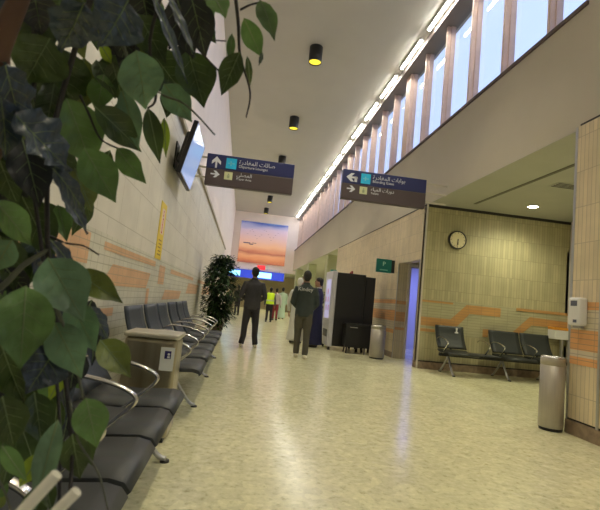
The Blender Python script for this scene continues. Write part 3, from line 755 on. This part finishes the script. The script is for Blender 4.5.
# ------------------------------------------------------------------ people
M_skin = mat('brown_skin', (.25, .13, .08), .55)
M_skin2 = mat('light_brown_skin', (.45, .25, .17), .55)
M_hair = mat('black_hair', (.008, .007, .006), .6)
M_shoe_l = mat('pale_shoe', (.62, .58, .45), .6)
M_shoe_d = mat('dark_shoe', (.03, .025, .02), .5)
M_eye = mat('eye_dark', (.02, .01, .01), .2)
def person(name, loc, rz, H, label, top, bottom, shoe, skin=M_skin, robe=False, stance=.10, arms='down', step=0.0, vox=.016, jacket=False, extra=None, hair=M_hair, headwear=None):
    """figure facing local +Y; all heights scaled from H"""
    t = empty('person', loc, rz, label=label, cat='person')
    k = H / 1.75
    def P(x, y, z): return (x * k, y * k, z * k)
    def R(p, a, c): return (P(*p), a * k, c * k)
    sh = .185
    if arms == 'front': hands = [(-.13, .24, 1.02), (.13, .24, 1.00)]; elb = [(-.265, -.03, 1.11), (.265, -.03, 1.11)]
    elif arms == 'front_low': hands = [(-.10, .22, .95), (.12, .22, .93)]; elb = [(-.255, .0, 1.10), (.255, .0, 1.10)]
    else: hands = [(-.27, .05, .80), (.27, .03, .80)]; elb = [(-.27, -.03, 1.10), (.27, -.03, 1.10)]
    lf = [(-stance, step, 0), (stance, -step, 0)]
    # one continuous body
    b = MB()
    b.loft([R((0, 0, .86), .10, .08), R((0, 0, .95), .15, .10), R((0, 0, 1.08), .13, .09), R((0, .01, 1.25), .15, .10), R((0, 0, 1.38), .165, .09), R((0, 0, 1.44), .12, .07), R((0, .0, 1.48), .058, .058), R((0, .01, 1.56), .055, .058)], 16)
    hc = (0, .025, 1.635)
    b.sphere(P(*hc), .1 * k, 12, (.76, .93, 1.12)); b.sphere(P(0, .055, 1.575), .07 * k, 10, (.78, .85, .85))
    b.loft([R((0, .105, 1.655), .008, .010), R((0, .128, 1.615), .014, .012), R((0, .11, 1.605), .012, .010)], 8)
    for s in (-1, 1): b.sphere(P(s * .078, .02, 1.62), .026 * k, 8, (.45, .8, 1.2))
    for i, s in enumerate((-1, 1)):
        b.loft([R((s * .12, 0, 1.40), .05, .05), R((s * sh, 0, 1.39), .05, .05), R(elb[i], .036, .036), R(hands[i], .024, .024)], 10)
        hp = Vector(hands[i]); e = Vector(elb[i]); dr = (hp - e).normalized()
        pe = hp + dr * .09
        b.loft([R(tuple(hp), .026, .020), R(tuple(hp + dr * .045), .040, .019), R(tuple(pe), .038, .016)], 10, side=(0, 1, 0) if arms == 'down' else (1, 0, 0))
        sd = Vector((0, 1, 0)) if arms == 'down' else Vector((1, 0, 0))
        inw = Vector((-s, 0, 0)) if arms == 'down' else Vector((0, .3, -1)).normalized()
        for q, ln in enumerate((.070, .080, .075, .058)):
            o = pe + sd * (.028 - q * .0185) * (1 if arms == 'down' else s)
            b.loft([R(tuple(o - dr * .015), .0095, .0095), R(tuple(o + dr * ln * .5), .009, .009), R(tuple(o + dr * ln * .85 + inw * .018), .007, .007)], 8)
        tb = hp + dr * .03 + sd * .034 * (1 if arms == 'down' else -s)
        b.loft([R(tuple(tb), .012, .012), R(tuple(tb + dr * .03 + sd * .02 * (1 if arms == 'down' else -s)), .011, .011), R(tuple(tb + dr * .058 + sd * .022 * (1 if arms == 'down' else -s) + inw * .012), .008, .008)], 8)
        f = lf[i]
        b.loft([R((s * .085, 0, .92), .075, .08), R((s * .09, f[1] * .4 + .01, .50), .05, .055), R((f[0], f[1], .09), .035, .04), R((f[0], f[1], .05), .035, .045)], 12)
    b.build('body', skin, t, remesh=max(vox * .65, .0085))
    for s in (-1, 1):
        e = MB(); e.sphere(P(s * .032, .108, 1.645), .011 * k, 6); e.build('eye', M_eye, t)
    # hair: cap over crown and back
    b = MB(); b.sphere(P(0, .005, 1.665), .1 * k, 12, (.84, .98, 1.02)); b.sphere(P(0, -.035, 1.61), .07 * k, 10, (1.0, .75, 1.1))
    if headwear is None: b.build('hair', hair, t, remesh=vox * .6)
    else: b.build('headwear', headwear, t, remesh=vox * .6)
    # upper garment
    b = MB()
    hem = .82 if jacket else .86
    if not robe:
        b.loft([R((0, 0, hem), .185, .125), R((0, 0, .92), .185, .13), R((0, 0, 1.08), .172, .118), R((0, .005, 1.25), .192, .13), R((0, 0, 1.37), .198, .115), R((0, 0, 1.43), .14, .085), R((0, -.005, 1.485), .075, .07)], 20)
    else:
        b.loft([R((0, 0, .07), .235, .20), R((0, 0, .45), .20, .165), R((0, 0, .92), .185, .14), R((0, .005, 1.10), .178, .125), R((0, .005, 1.25), .19, .13), R((0, 0, 1.37), .195, .115), R((0, 0, 1.43), .14, .085), R((0, -.005, 1.485), .075, .07)], 20)
    for i, s in enumerate((-1, 1)):
        E_, Hn = Vector(elb[i]), Vector(hands[i]); cuff = E_.lerp(Hn, .9)
        b.loft([R((s * .08, 0, 1.40), .06, .06), R((s * (sh - .01), 0, 1.385), .072, .075), R(((s * sh + elb[i][0]) / 2, elb[i][1] / 2, 1.26), .062, .064), R(elb[i], .053, .055), R(tuple(cuff), .044, .044)], 12)
    g = b.build('robe' if robe else 'jacket' if jacket else 'shirt', top, t, remesh=vox)
    b = MB(); b.loft([R((0, -.004, 1.47), .072, .068), R((0, .0, 1.51), .066, .064)], 16)
    b.build('collar', extra or top, t)
    if not robe:
        b = MB()
        b.loft([R((0, 0, .80), .165, .115), R((0, 0, .90), .172, .118), R((0, 0, 1.0), .155, .105)], 16)
        for i, s in enumerate((-1, 1)):
            f = lf[i]
            b.loft([R((s * .085, 0, .88), .095, .11), R((s * .092, f[1] * .2 + .005, .70), .092, .10), R((s * .09 + (f[0] - s * .09) * .4, f[1] * .45 + .015, .48), .072, .078), R(((f[0] + s * .09) / 2, f[1] * .8 - .01, .25), .065, .072), R((f[0], f[1] - .005, .075), .062, .072)], 14)
        b.build('trousers', bottom, t, remesh=vox)
    for i, s in enumerate((-1, 1)):
        f = lf[i]; b = MB()
        b.loft([R((f[0], f[1] - .075, .042), .030, .038), R((f[0], f[1] - .05, .045), .042, .045), R((f[0], f[1] + .03, .045), .046, .045), R((f[0], f[1] + .12, .035), .050, .034), R((f[0], f[1] + .18, .025), .035, .022)], 12, side=(1, 0, 0))
        b.build('shoe', shoe, t, remesh=.010)
    return t
M_char = mat('charcoal_jacket', (.040, .038, .042), .8, noise=.15, nscale=9)
M_dktr = mat('near_black_trousers', (.022, .020, .026), .8)
M_grn = mat('dark_green_grey_shirt', (.030, .042, .040), .75, noise=.12, nscale=10)
M_oliv = mat('olive_grey_trousers', (.075, .070, .050), .8, noise=.1, nscale=10)
M_navy = mat('navy_robe', (.010, .012, .060), .75, noise=.1, nscale=8)
M_wrobe = mat('white_robe', (.66, .66, .60), .8)
M_grobe = mat('pale_green_robe', (.50, .66, .52), .8)
M_vest = mat('fluorescent_vest', (.62, .85, .03), .6, emit=(.5, .8, .02), es=.06)
person('person', (.26, 9.96, 0), radians(3), 1.73, 'person seen from behind in charcoal jacket and black trousers, standing mid-hall before the plant', M_char, M_dktr, M_shoe_l, jacket=True, arms='front', stance=.155)
p2 = person('person', (1.26, 8.92, 0), radians(-6), 1.70, 'person from behind in dark green-grey shirt with white back lettering and olive trousers', M_grn, M_oliv, M_shoe_l, jacket=True, arms='front_low', stance=.085, step=.10)
text('Kindey', .105, Matrix.Translation((-.165, -.122, 1.30)) @ Matrix.Rotation(radians(90), 4, 'X'), mat('white_print', (.6, .62, .6), .6), p2, name='back_print', depth=.012)
person('person', (1.93, 11.35, 0), radians(75), 1.73, 'person in long navy robe with white collar, standing by the vending machine front', M_navy, M_navy, M_shoe_d, skin=M_skin2, robe=True, arms='front', extra=M_wrobe)
person('person', (1.50, 11.9, 0), radians(-30), 1.70, 'person in white robe partly hidden behind the green-grey shirt figure', M_wrobe, M_wrobe, M_shoe_d, skin=M_skin2, robe=True, vox=.022, headwear=M_wrobe)
v = person('person', (1.38, 21.5, 0), radians(5), 1.62, 'far person in fluorescent yellow-green vest and dark trousers', mat('grey_shirt', (.12, .12, .13), .8), M_dktr, M_shoe_d, vox=.028, stance=.12)
b = MB(); b.loft([((0, 0, .84), .195, .145), ((0, 0, 1.10), .185, .14), ((0, .005, 1.22), .20, .15), ((0, 0, 1.30), .205, .14), ((0, 0, 1.37), .15, .11)], 20); b.build('vest', M_vest, v)
b = MB(); b.loft([((0, 0, .98), .198, .150), ((0, 0, 1.03), .197, .150)], 20); b.build('reflective_band', mat('silver_band', (.6, .65, .5), .4), v)
person('person', (2.36, 26.0, 0), radians(-8), 1.80, 'far person in pale green ankle-length robe walking away', M_grobe, M_grobe, M_shoe_d, robe=True, vox=.032)
person('person', (-.15, 25.5, 0), radians(20), 1.65, 'far person in dark clothes between the tall plant and the charcoal jacket figure', M_char, M_dktr, M_shoe_d, vox=.032)
person('person', (1.85, 24.0, 0), radians(-15), 1.66, 'far person in white and red clothes between vest and pale green robe', mat('white_red_top', (.55, .5, .5), .8), mat('dark_red_bottom', (.22, .03, .04), .8), M_shoe_d, vox=.032)

# ------------------------------------------------------------------ plants
def leaf(b, base, tip, width, nrm, mi, bend=.12, fold=.18, wave=0, nl=8, nw=4):
    base, tip = Vector(base), Vector(tip)
    ax = tip - base; L = ax.length; ax.normalize()
    n = Vector(nrm); n = (n - ax * n.dot(ax))
    if n.length < 1e-5: n = ax.orthogonal()
    n.normalize(); sd = ax.cross(n)
    rows = []
    for i in range(nl + 1):
        s = i / nl
        wv = max(0, sin(pi * s ** .80)) ** .95 * (1 if s < .6 else 1 - (s - .6) * .9) if 0 < s < 1 else 0
        wv = max(wv, 0)
        row = []
        for j in range(nw + 1):
            q = (j / nw) * 2 - 1
            off = -bend * L * (s * s - s * .8) * 1.2 + fold * abs(q) * wv * width * .5 + wave * width * sin(s * 22 + q * 2) * abs(q) * .12
            row.append(b.bm.verts.new(base + ax * (s * L) + sd * (q * wv * width * .5) + n * off))
        rows.append(row)
    for i in range(nl):
        for j in range(nw):
            vs = [rows[i][j], rows[i][j + 1], rows[i + 1][j + 1], rows[i + 1][j]]
            try:
                f = b.bm.faces.new(vs); f.material_index = mi; f.smooth = True
            except ValueError: pass
    if nl >= 10:                                   # pale raised midrib and side veins
        c = nw // 2
        def vein(pts, w0, w1):
            pv = None
            for k, (p, q) in enumerate(pts):
                f = k / (len(pts) - 1); ww = w0 + (w1 - w0) * f
                o = p + n * .0006
                cur = (b.bm.verts.new(o - q * ww), b.bm.verts.new(o + n * .0005), b.bm.verts.new(o + q * ww))
                if pv:
                    for a_ in (0, 1):
                        fc = b.bm.faces.new((pv[a_], pv[a_ + 1], cur[a_ + 1], cur[a_])); fc.material_index = 7; fc.smooth = True
                pv = cur
        vein([(rows[i][c].co.copy(), sd) for i in range(nl)], .0008, .0003)
        if width > .025:
            for i in range(2, nl - 3, 2):
                for sg in (-1, 1):
                    e = rows[min(i + 2, nl)][c + sg * (c - 1)].co.copy() if nw > 2 else None
                    if e is not None:
                        m0 = rows[i][c].co.copy(); md = rows[min(i + 1, nl)][c + sg].co.copy()
                        vein([(m0, ax), (md, ax), (e, ax)], .00035, .0002)

def leaf_mat(name, col, rough=.42, trans=.15, bumps=.35):
    m = bpy.data.materials.new(name); m.use_nodes = True
    n = m.node_tree; b = n.nodes['Principled BSDF']; L = n.links.new
    tc = n.nodes.new('ShaderNodeTexCoord'); nz = n.nodes.new('ShaderNodeTexNoise'); nz.inputs['Scale'].default_value = 22; nz.inputs['Detail'].default_value = 4
    L(tc.outputs['Object'], nz.inputs['Vector'])
    mr = n.nodes.new('ShaderNodeMapRange'); mr.inputs[1].default_value = .3; mr.inputs[2].default_value = .7; mr.inputs[3].default_value = .55; mr.inputs[4].default_value = 1.5; L(nz.outputs[0], mr.inputs[0])
    vm = n.nodes.new('ShaderNodeVectorMath'); vm.operation = 'SCALE'; vm.inputs[0].default_value = col; L(mr.outputs[0], vm.inputs['Scale'])
    L(vm.outputs[0], b.inputs['Base Color']); b.inputs['Roughness'].default_value = rough
    mpb = n.nodes.new('ShaderNodeMapping'); mpb.inputs['Scale'].default_value = (1, 1, .45); L(tc.outputs['Object'], mpb.inputs[0])
    nb = n.nodes.new('ShaderNodeTexNoise'); nb.inputs['Scale'].default_value = 75; nb.inputs['Detail'].default_value = 2; L(mpb.outputs[0], nb.inputs['Vector'])
    bp = n.nodes.new('ShaderNodeBump'); bp.inputs['Strength'].default_value = bumps; bp.inputs['Distance'].default_value = .006; L(nb.outputs[0], bp.inputs['Height']); L(bp.outputs[0], b.inputs['Normal'])
    if rough >= .5: b.inputs['Specular IOR Level'].default_value = .12
    if trans:
        o = n.nodes['Material Output']; tr = n.nodes.new('ShaderNodeBsdfTranslucent'); mx = n.nodes.new('ShaderNodeMixShader'); mx.inputs[0].default_value = trans
        L(vm.outputs[0], tr.inputs[0]); L(b.outputs[0], mx.inputs[1]); L(tr.outputs[0], mx.inputs[2]); L(mx.outputs[0], o.inputs[0])
    return m
LM = [leaf_mat('leaf_green', (.11, .21, .06), .32), leaf_mat('leaf_dark', (.045, .080, .018), .32), leaf_mat('leaf_sky_reflection', (.030, .048, .068), .28, .05, .9),  # bluish dark leaves have the reflected skylight put into their colour
      leaf_mat('leaf_pale_green', (.13, .24, .13), .3), leaf_mat('leaf_yellow_green', (.30, .42, .04), .45, .4), leaf_mat('leaf_black', (.012, .016, .017), .35, 0), leaf_mat('leaf_olive', (.14, .18, .04), .4, .25), leaf_mat('leaf_vein', (.16, .22, .10), .4, .1, .05)]
G, D, B_, S_, Y_, K, O_ = range(7)

root = empty('potted_fig_tree', (-.62, .35, 0), label='artificial fig plant filling the left foreground with large green leaves, some coloured dark blue for reflected sky', cat='plant')
inv = Matrix.Translation((.62, -.35, 0))
def A(px, py, d): return inv @ at(px, py, d)
def vdir(px, py): return -(at(px, py, 1) - CAM).normalized()
# each entry: base px, tip px, width px, material, distance
LV = [
 (84,2,60,52,40,B_,.52),(128,0,100,47,42,B_,.50),(50,38,24,84,42,D,.60),(136,50,146,110,38,S_,.56),(188,50,204,108,34,D,.62),
 (94,106,142,152,26,D,.62),(122,90,139,150,18,S_,.64),(117,148,146,184,19,G,.60),(84,148,116,203,31,G,.58),(66,98,92,168,38,G,.62),
 (74,168,92,212,26,O_,.62),(12,112,70,172,48,B_,.50),(52,168,88,218,22,B_,.50),(22,138,40,208,32,K,.56),(70,162,78,182,9,Y_,.7),
 (-6,200,32,246,24,G,.50),(22,196,52,258,32,D,.62),(58,205,67,242,15,G,.64),(62,192,88,234,18,B_,.56),(50,240,76,274,15,B_,.54),
 (74,272,123,303,23,O_,.58),(48,258,84,322,40,S_,.50),(70,300,96,352,26,S_,.52),(26,286,20,370,42,G,.46),(12,240,-6,272,22,S_,.5),
 (58,346,26,394,36,B_,.50),(54,322,82,378,30,S_,.50),(100,340,131,378,26,O_,.56),(90,306,109,342,18,B_,.60),(86,398,97,448,27,G,.50),
 (72,434,80,480,22,D,.52),(58,420,34,512,18,S_,.48),(44,452,18,488,14,Y_,.56),(2,446,27,482,12,G,.54),(64,372,48,402,11,Y_,.60),
 (0,340,24,404,32,D,.56),(2,396,14,448,28,D,.54),(34,392,42,446,24,D,.58),(14,300,4,350,30,K,.62),
 (244,18,262,58,17,G,.60),(260,0,275,40,17,G,.58),(240,52,221,96,20,D,.58),(232,34,229,64,7,G,.6),(262,52,259,66,5,B_,.6),(247,56,250,90,7,D,.6),
 (212,-6,226,18,18,G,.56),(190,-8,206,58,28,K,.60),(176,-6,194,60,30,K,.62),(152,-6,188,84,13,B_,.54),(168,-6,196,58,11,B_,.52),
 (138,14,166,64,28,D,.64),(150,50,186,98,34,D,.66),(164,84,192,122,24,S_,.62),(148,108,160,164,16,D,.62),(164,118,166,158,8,Y_,.66),
 (60,48,70,112,38,D,.66),(84,58,82,112,28,O_,.68),(100,44,112,64,10,Y_,.68),(4,62,24,136,38,B_,.54),(34,-6,42,36,28,K,.62),(40,-4,36,24,10,Y_,.66),
 (54,84,44,140,30,D,.66),(104,74,96,112,20,G,.66),(112,62,124,104,22,D,.66),(168,60,180,100,20,G,.68),(196,-8,214,20,22,G,.66),(22,60,34,100,22,D,.62),
 (0,96,6,160,30,B_,.52),(-4,150,18,206,26,D,.6),(40,130,60,182,28,B_,.58),(4,176,26,226,20,K,.62),(40,200,36,240,20,D,.66),
 (6,268,30,296,18,K,.60),(44,272,58,330,22,B_,.60),(70,330,66,372,18,B_,.62),(94,330,92,366,12,K,.62),(16,380,30,430,22,D,.60),
 (30,310,44,352,20,D,.64),(58,398,54,440,14,D,.64),(22,430,36,470,14,D,.62),(0,420,6,470,16,G,.60),(44,480,52,512,12,D,.6),
 (142,-8,150,30,26,K,.66),(122,30,130,70,16,K,.66),(80,-8,92,20,20,D,.66),(60,-8,58,22,18,D,.66),(110,-8,118,18,18,K,.66),
]
fb = MB(); rl = random.Random(3)
for (x0, y0, x1, y1, wd, mi, d) in LV:
    n = vdir((x0 + x1) / 2, (y0 + y1) / 2) + Vector((rl.uniform(-.35, .35), 0, rl.uniform(-.1, .55)))
    if mi == B_: n = vdir((x0 + x1) / 2, (y0 + y1) / 2) + Vector((.75, .1, .9)) * rl.uniform(.7, 1.2)
    p0 = A(x0, y0, d); p1 = A(x1, y1, d + rl.uniform(-.03, .03))
    leaf(fb, p0, p1, wd / F * d * 1.10, n, mi, bend=rl.uniform(-.05, .18), fold=rl.uniform(.05, .35), wave=(.8 if wd > 30 else .5) if mi == B_ else .3, nl=12, nw=6)
LV2 = [(30,20,52,60,30,D,.64),(70,96,56,150,34,D,.68),(96,60,116,98,20,D,.68),(20,80,6,128,30,D,.62),(44,110,26,160,32,O_,.66),(30,160,22,214,28,D,.66),(0,236,14,290,28,D,.62),
 (40,230,30,284,26,D,.66),(36,250,60,290,22,B_,.64),(66,262,60,306,18,K,.66),(48,300,40,352,26,K,.66),(34,350,24,398,26,K,.66),(76,350,70,392,22,K,.66),(60,362,66,412,20,B_,.66),
 (50,380,34,430,24,D,.66),(24,400,20,452,22,D,.66),(70,404,62,444,16,K,.66),(92,300,78,336,16,K,.66),(62,436,50,470,14,D,.66),(14,440,2,488,20,D,.66),(44,440,38,478,14,K,.66),
 (102,318,100,352,12,B_,.66),(6,300,-8,348,26,G,.56),(90,196,72,236,16,D,.68),(60,150,76,192,24,D,.68),(110,150,96,186,12,D,.7),(150,64,140,100,20,D,.68),(128,100,112,134,16,D,.7),
 (176,84,166,118,18,D,.68),(196,60,210,88,16,D,.68),(134,40,120,72,18,K,.68),(204,20,216,44,12,D,.66),(52,210,44,254,22,K,.66),(84,430,92,466,14,D,.6)]
for (x0, y0, x1, y1, wd, mi, d) in LV2:
    n = vdir((x0 + x1) / 2, (y0 + y1) / 2) + Vector((rl.uniform(-.6, .6), 0, rl.uniform(-.2, .7)))
    leaf(fb, A(x0, y0, d), A(x1, y1, d + rl.uniform(-.03, .03)), wd / F * d * 1.1, n, mi, bend=rl.uniform(-.05, .18), fold=rl.uniform(.1, .35), wave=.3, nl=10, nw=6)
# fill deeper in the crown
regions = [((-20, -20), (120, 40), 26), ((-20, 30), (70, 100), 12), ((-20, 90), (48, 300), 44), ((120, -20), (195, 60), 20), ((-20, 290), (56, 430), 30), ((-20, 420), (40, 500), 8), ((-60, -60), (-20, 400), 30)]
for (a, c, nn) in regions:
    for q in range(nn):
        x = rl.uniform(a[0], c[0]); y = rl.uniform(a[1], c[1]); d = rl.uniform(.66, .85)
        ang = rl.uniform(-.9, .9); L = rl.uniform(26, 44)
        x1, y1 = x + L * sin(ang), y + L * cos(ang)
        leaf(fb, A(x, y, d), A(x1, y1, d + rl.uniform(-.04, .04)), rl.uniform(14, 24) / F * d, vdir(x, y) + Vector((rl.uniform(-.6, .6), 0, rl.uniform(-.3, .6))), rl.choice([D, D, K, B_, K, G, O_]), bend=.1, fold=.2, nl=8, nw=4)
fb.build('foliage', LM, root, fixn=False)
M_stem = mat('dark_stem', (.020, .018, .020), .6)
M_stemg = mat('grey_green_stem', (.10, .11, .08), .6)
def branch(pts, r, r2, m=M_stem):
    b = MB(); b.tube(curve_pts([A(*p) for p in pts], 5), r, 7, r2); return b.build('branch', m, root)
branch([(100,-30,.62),(72,60,.62),(50,150,.60),(48,250,.56),(58,330,.54),(68,400,.53),(72,460,.53),(66,530,.52)], .0035, .0016)
branch([(30,-20,.62),(36,60,.63),(30,150,.62),(42,250,.60),(52,330,.58),(60,430,.57),(58,530,.57)], .003, .0015)
branch([(-30,300,.55),(0,288,.55),(25,264,.55),(48,250,.56)], .0035, .0025, M_stemg)
branch([(170,-30,.62),(150,40,.62),(156,96,.62),(148,108,.62)], .0025, .0012)
branch([(232,-30,.6),(238,20,.6),(240,55,.6),(250,92,.6),(246,118,.6)], .0025, .0008)
branch([(110,-20,.60),(128,60,.60),(158,92,.60),(186,105,.60),(215,135,.6)], .0022, .0010, M_stemg)
branch([(240,10,.6),(250,5,.6),(262,2,.6)], .0014, .001)
branch([(198,38,.6),(212,40,.6),(226,41,.6)], .0009, .0008)
branch([(196,46,.6),(210,62,.6),(224,76,.6)], .0014, .001)
branch([(50,236,.56),(66,243,.56),(84,246,.56),(99,255,.56)], .0014, .0008)
branch([(80,95,.62),(88,112,.62),(100,138,.62),(117,148,.61),(126,150,.6)], .0016, .0010)
branch([(40,262,.5),(70,345,.5),(84,400,.5)], .0022, .0012, M_stemg)
branch([(70,400,.5),(78,440,.5),(98,472,.5),(108,510,.5)], .0012, .0008, M_stemg)
branch([(-8,470,.5),(4,490,.5),(12,515,.5)], .0012, .0008, M_stemg)
# brown trunk
b = MB(); b.tube(curve_pts([A(30, -30, .55), A(18, 2, .55), A(-2, 50, .55), A(-50, 190, .58), (-.04, .0, .75), (0, .0, .28)], 6), .0068, 10, .016); b.build('trunk', mat('brown_trunk', (.10, .05, .035), .7, noise=.2, nscale=30, stretch=(1, 1, .2)), root)
b = MB(); b.lathe([(.001, 0), (.13, 0), (.17, .30), (.175, .32), (.155, .32), (.15, .27), (.001, .27)]); b.build('pot', mat('dark_pot', (.05, .04, .035), .5), root)

# tall plant at the end of the seat row
t = empty('potted_plant', (-.55, 11.9, 0), label='tall bushy dark green plant at the end of the left seat row', cat='plant')
b = MB(); rp_ = random.Random(11)
for q in range(3600):
    z = rp_.uniform(.28, 2.05)
    R_ = .54 * (1 - ((z - 1.15) / 1.0) ** 2 * .72) * (1 if z > .5 else .8)
    a = rp_.uniform(0, 2 * pi); r = R_ * (.86 + .26 * sin(3 * a + 5 * z) + .12 * sin(7 * z + a)) * math.sqrt(rp_.uniform(.05, 1)) * rp_.uniform(.7, 1.2)
    p = Vector((max(r * cos(a), -.37), r * sin(a), z + rp_.uniform(-.05, .05)))
    dr = Vector((cos(a) * .7, sin(a) * .7, rp_.uniform(-.9, .35))).normalized()
    L = rp_.uniform(.08, .15)
    leaf(b, p, p + dr * L, L * .5, Vector((cos(a), sin(a), rp_.uniform(.0, 1.2))), rp_.choice([0, 0, 0, 1, 1, 2]), nl=4, nw=2)
for q in range(130):     # longer strap leaves low down
    a = rp_.uniform(0, 2 * pi); z = rp_.uniform(.45, .95); p = Vector((.22 * cos(a), .22 * sin(a), z))
    dr = Vector((cos(a), sin(a), rp_.uniform(-.7, .1))).normalized(); L = rp_.uniform(.22, .38)
    if p.x + dr.x * L < -.5: continue
    leaf(b, p, p + dr * L, .035, (0, 0, 1), rp_.choice([0, 1, 3, 4]), bend=.3, nl=6, nw=2)
b.build('foliage', [leaf_mat('far_leaf_dark', (.022, .042, .018), .5, .1), leaf_mat('far_leaf_green', (.045, .085, .030), .5, .1), leaf_mat('far_leaf_black', (.012, .020, .012), .5, 0), leaf_mat('strap_leaf', (.07, .16, .05), .5, .2), leaf_mat('strap_leaf_light', (.13, .24, .08), .5, .2)], t, fixn=False)
b = MB()
for a in (0, 2.1, 4.2): b.tube(curve_pts([(0.04 * cos(a), .04 * sin(a), .3), (.08 * cos(a + 1), .08 * sin(a + 1), 1.0), (.14 * cos(a), .14 * sin(a), 1.8)], 5), .014, 7, .006)
b.build('stem', mat('plant_stem', (.10, .07, .04), .7), t)
b = MB(); b.lathe([(.001, 0), (.15, 0), (.19, .33), (.20, .36), (.175, .36), (.17, .31), (.001, .31)]); b.build('pot', mat('brown_pot', (.10, .07, .05), .5), t)

# plant past the navy robe
t = empty('potted_plant', (2.85, 15.0, 0), label='dark leafy plant between the navy robe and the pale vending machine front', cat='plant')
b = MB()
for q in range(420):
    z = rp_.uniform(.45, 1.5); a = rp_.uniform(0, 2 * pi); r = .20 * math.sqrt(rp_.random())
    p = Vector((r * cos(a), r * sin(a), z)); dr = Vector((cos(a), sin(a), rp_.uniform(-.8, .6))).normalized(); L = rp_.uniform(.09, .16)
    leaf(b, p, p + dr * L, L * .4, Vector((cos(a), sin(a), .6)), rp_.choice([0, 0, 1]), nl=4, nw=2)
b.build('foliage', [leaf_mat('shrub_dark', (.012, .020, .010), .5, .1), leaf_mat('shrub_olive', (.09, .13, .03), .5, .2)], t, fixn=False)
b = MB(); b.tube([(0, 0, .28), (0, 0, 1.3)], .015, 8, .008); b.build('stem', M_stem, t)
b = MB(); b.lathe([(.001, 0), (.14, 0), (.18, .36), (.165, .36), (.16, .31), (.001, .31)]); b.build('pot', mat('tan_pot', (.38, .30, .18), .5), t)

# pale stakes standing in the pot, close to the camera
for (x, y, d) in ((57, 474, .34), (77, 491, .36)):
    top = A(x, y, d)
    b = MB(); b.tube([(rl.uniform(-.03, .03), rl.uniform(-.05, .0), .28), tuple(top)], .0042, 8, .0036); b.build('stake', mat('pale_stake', (.62, .60, .50), .6), root)
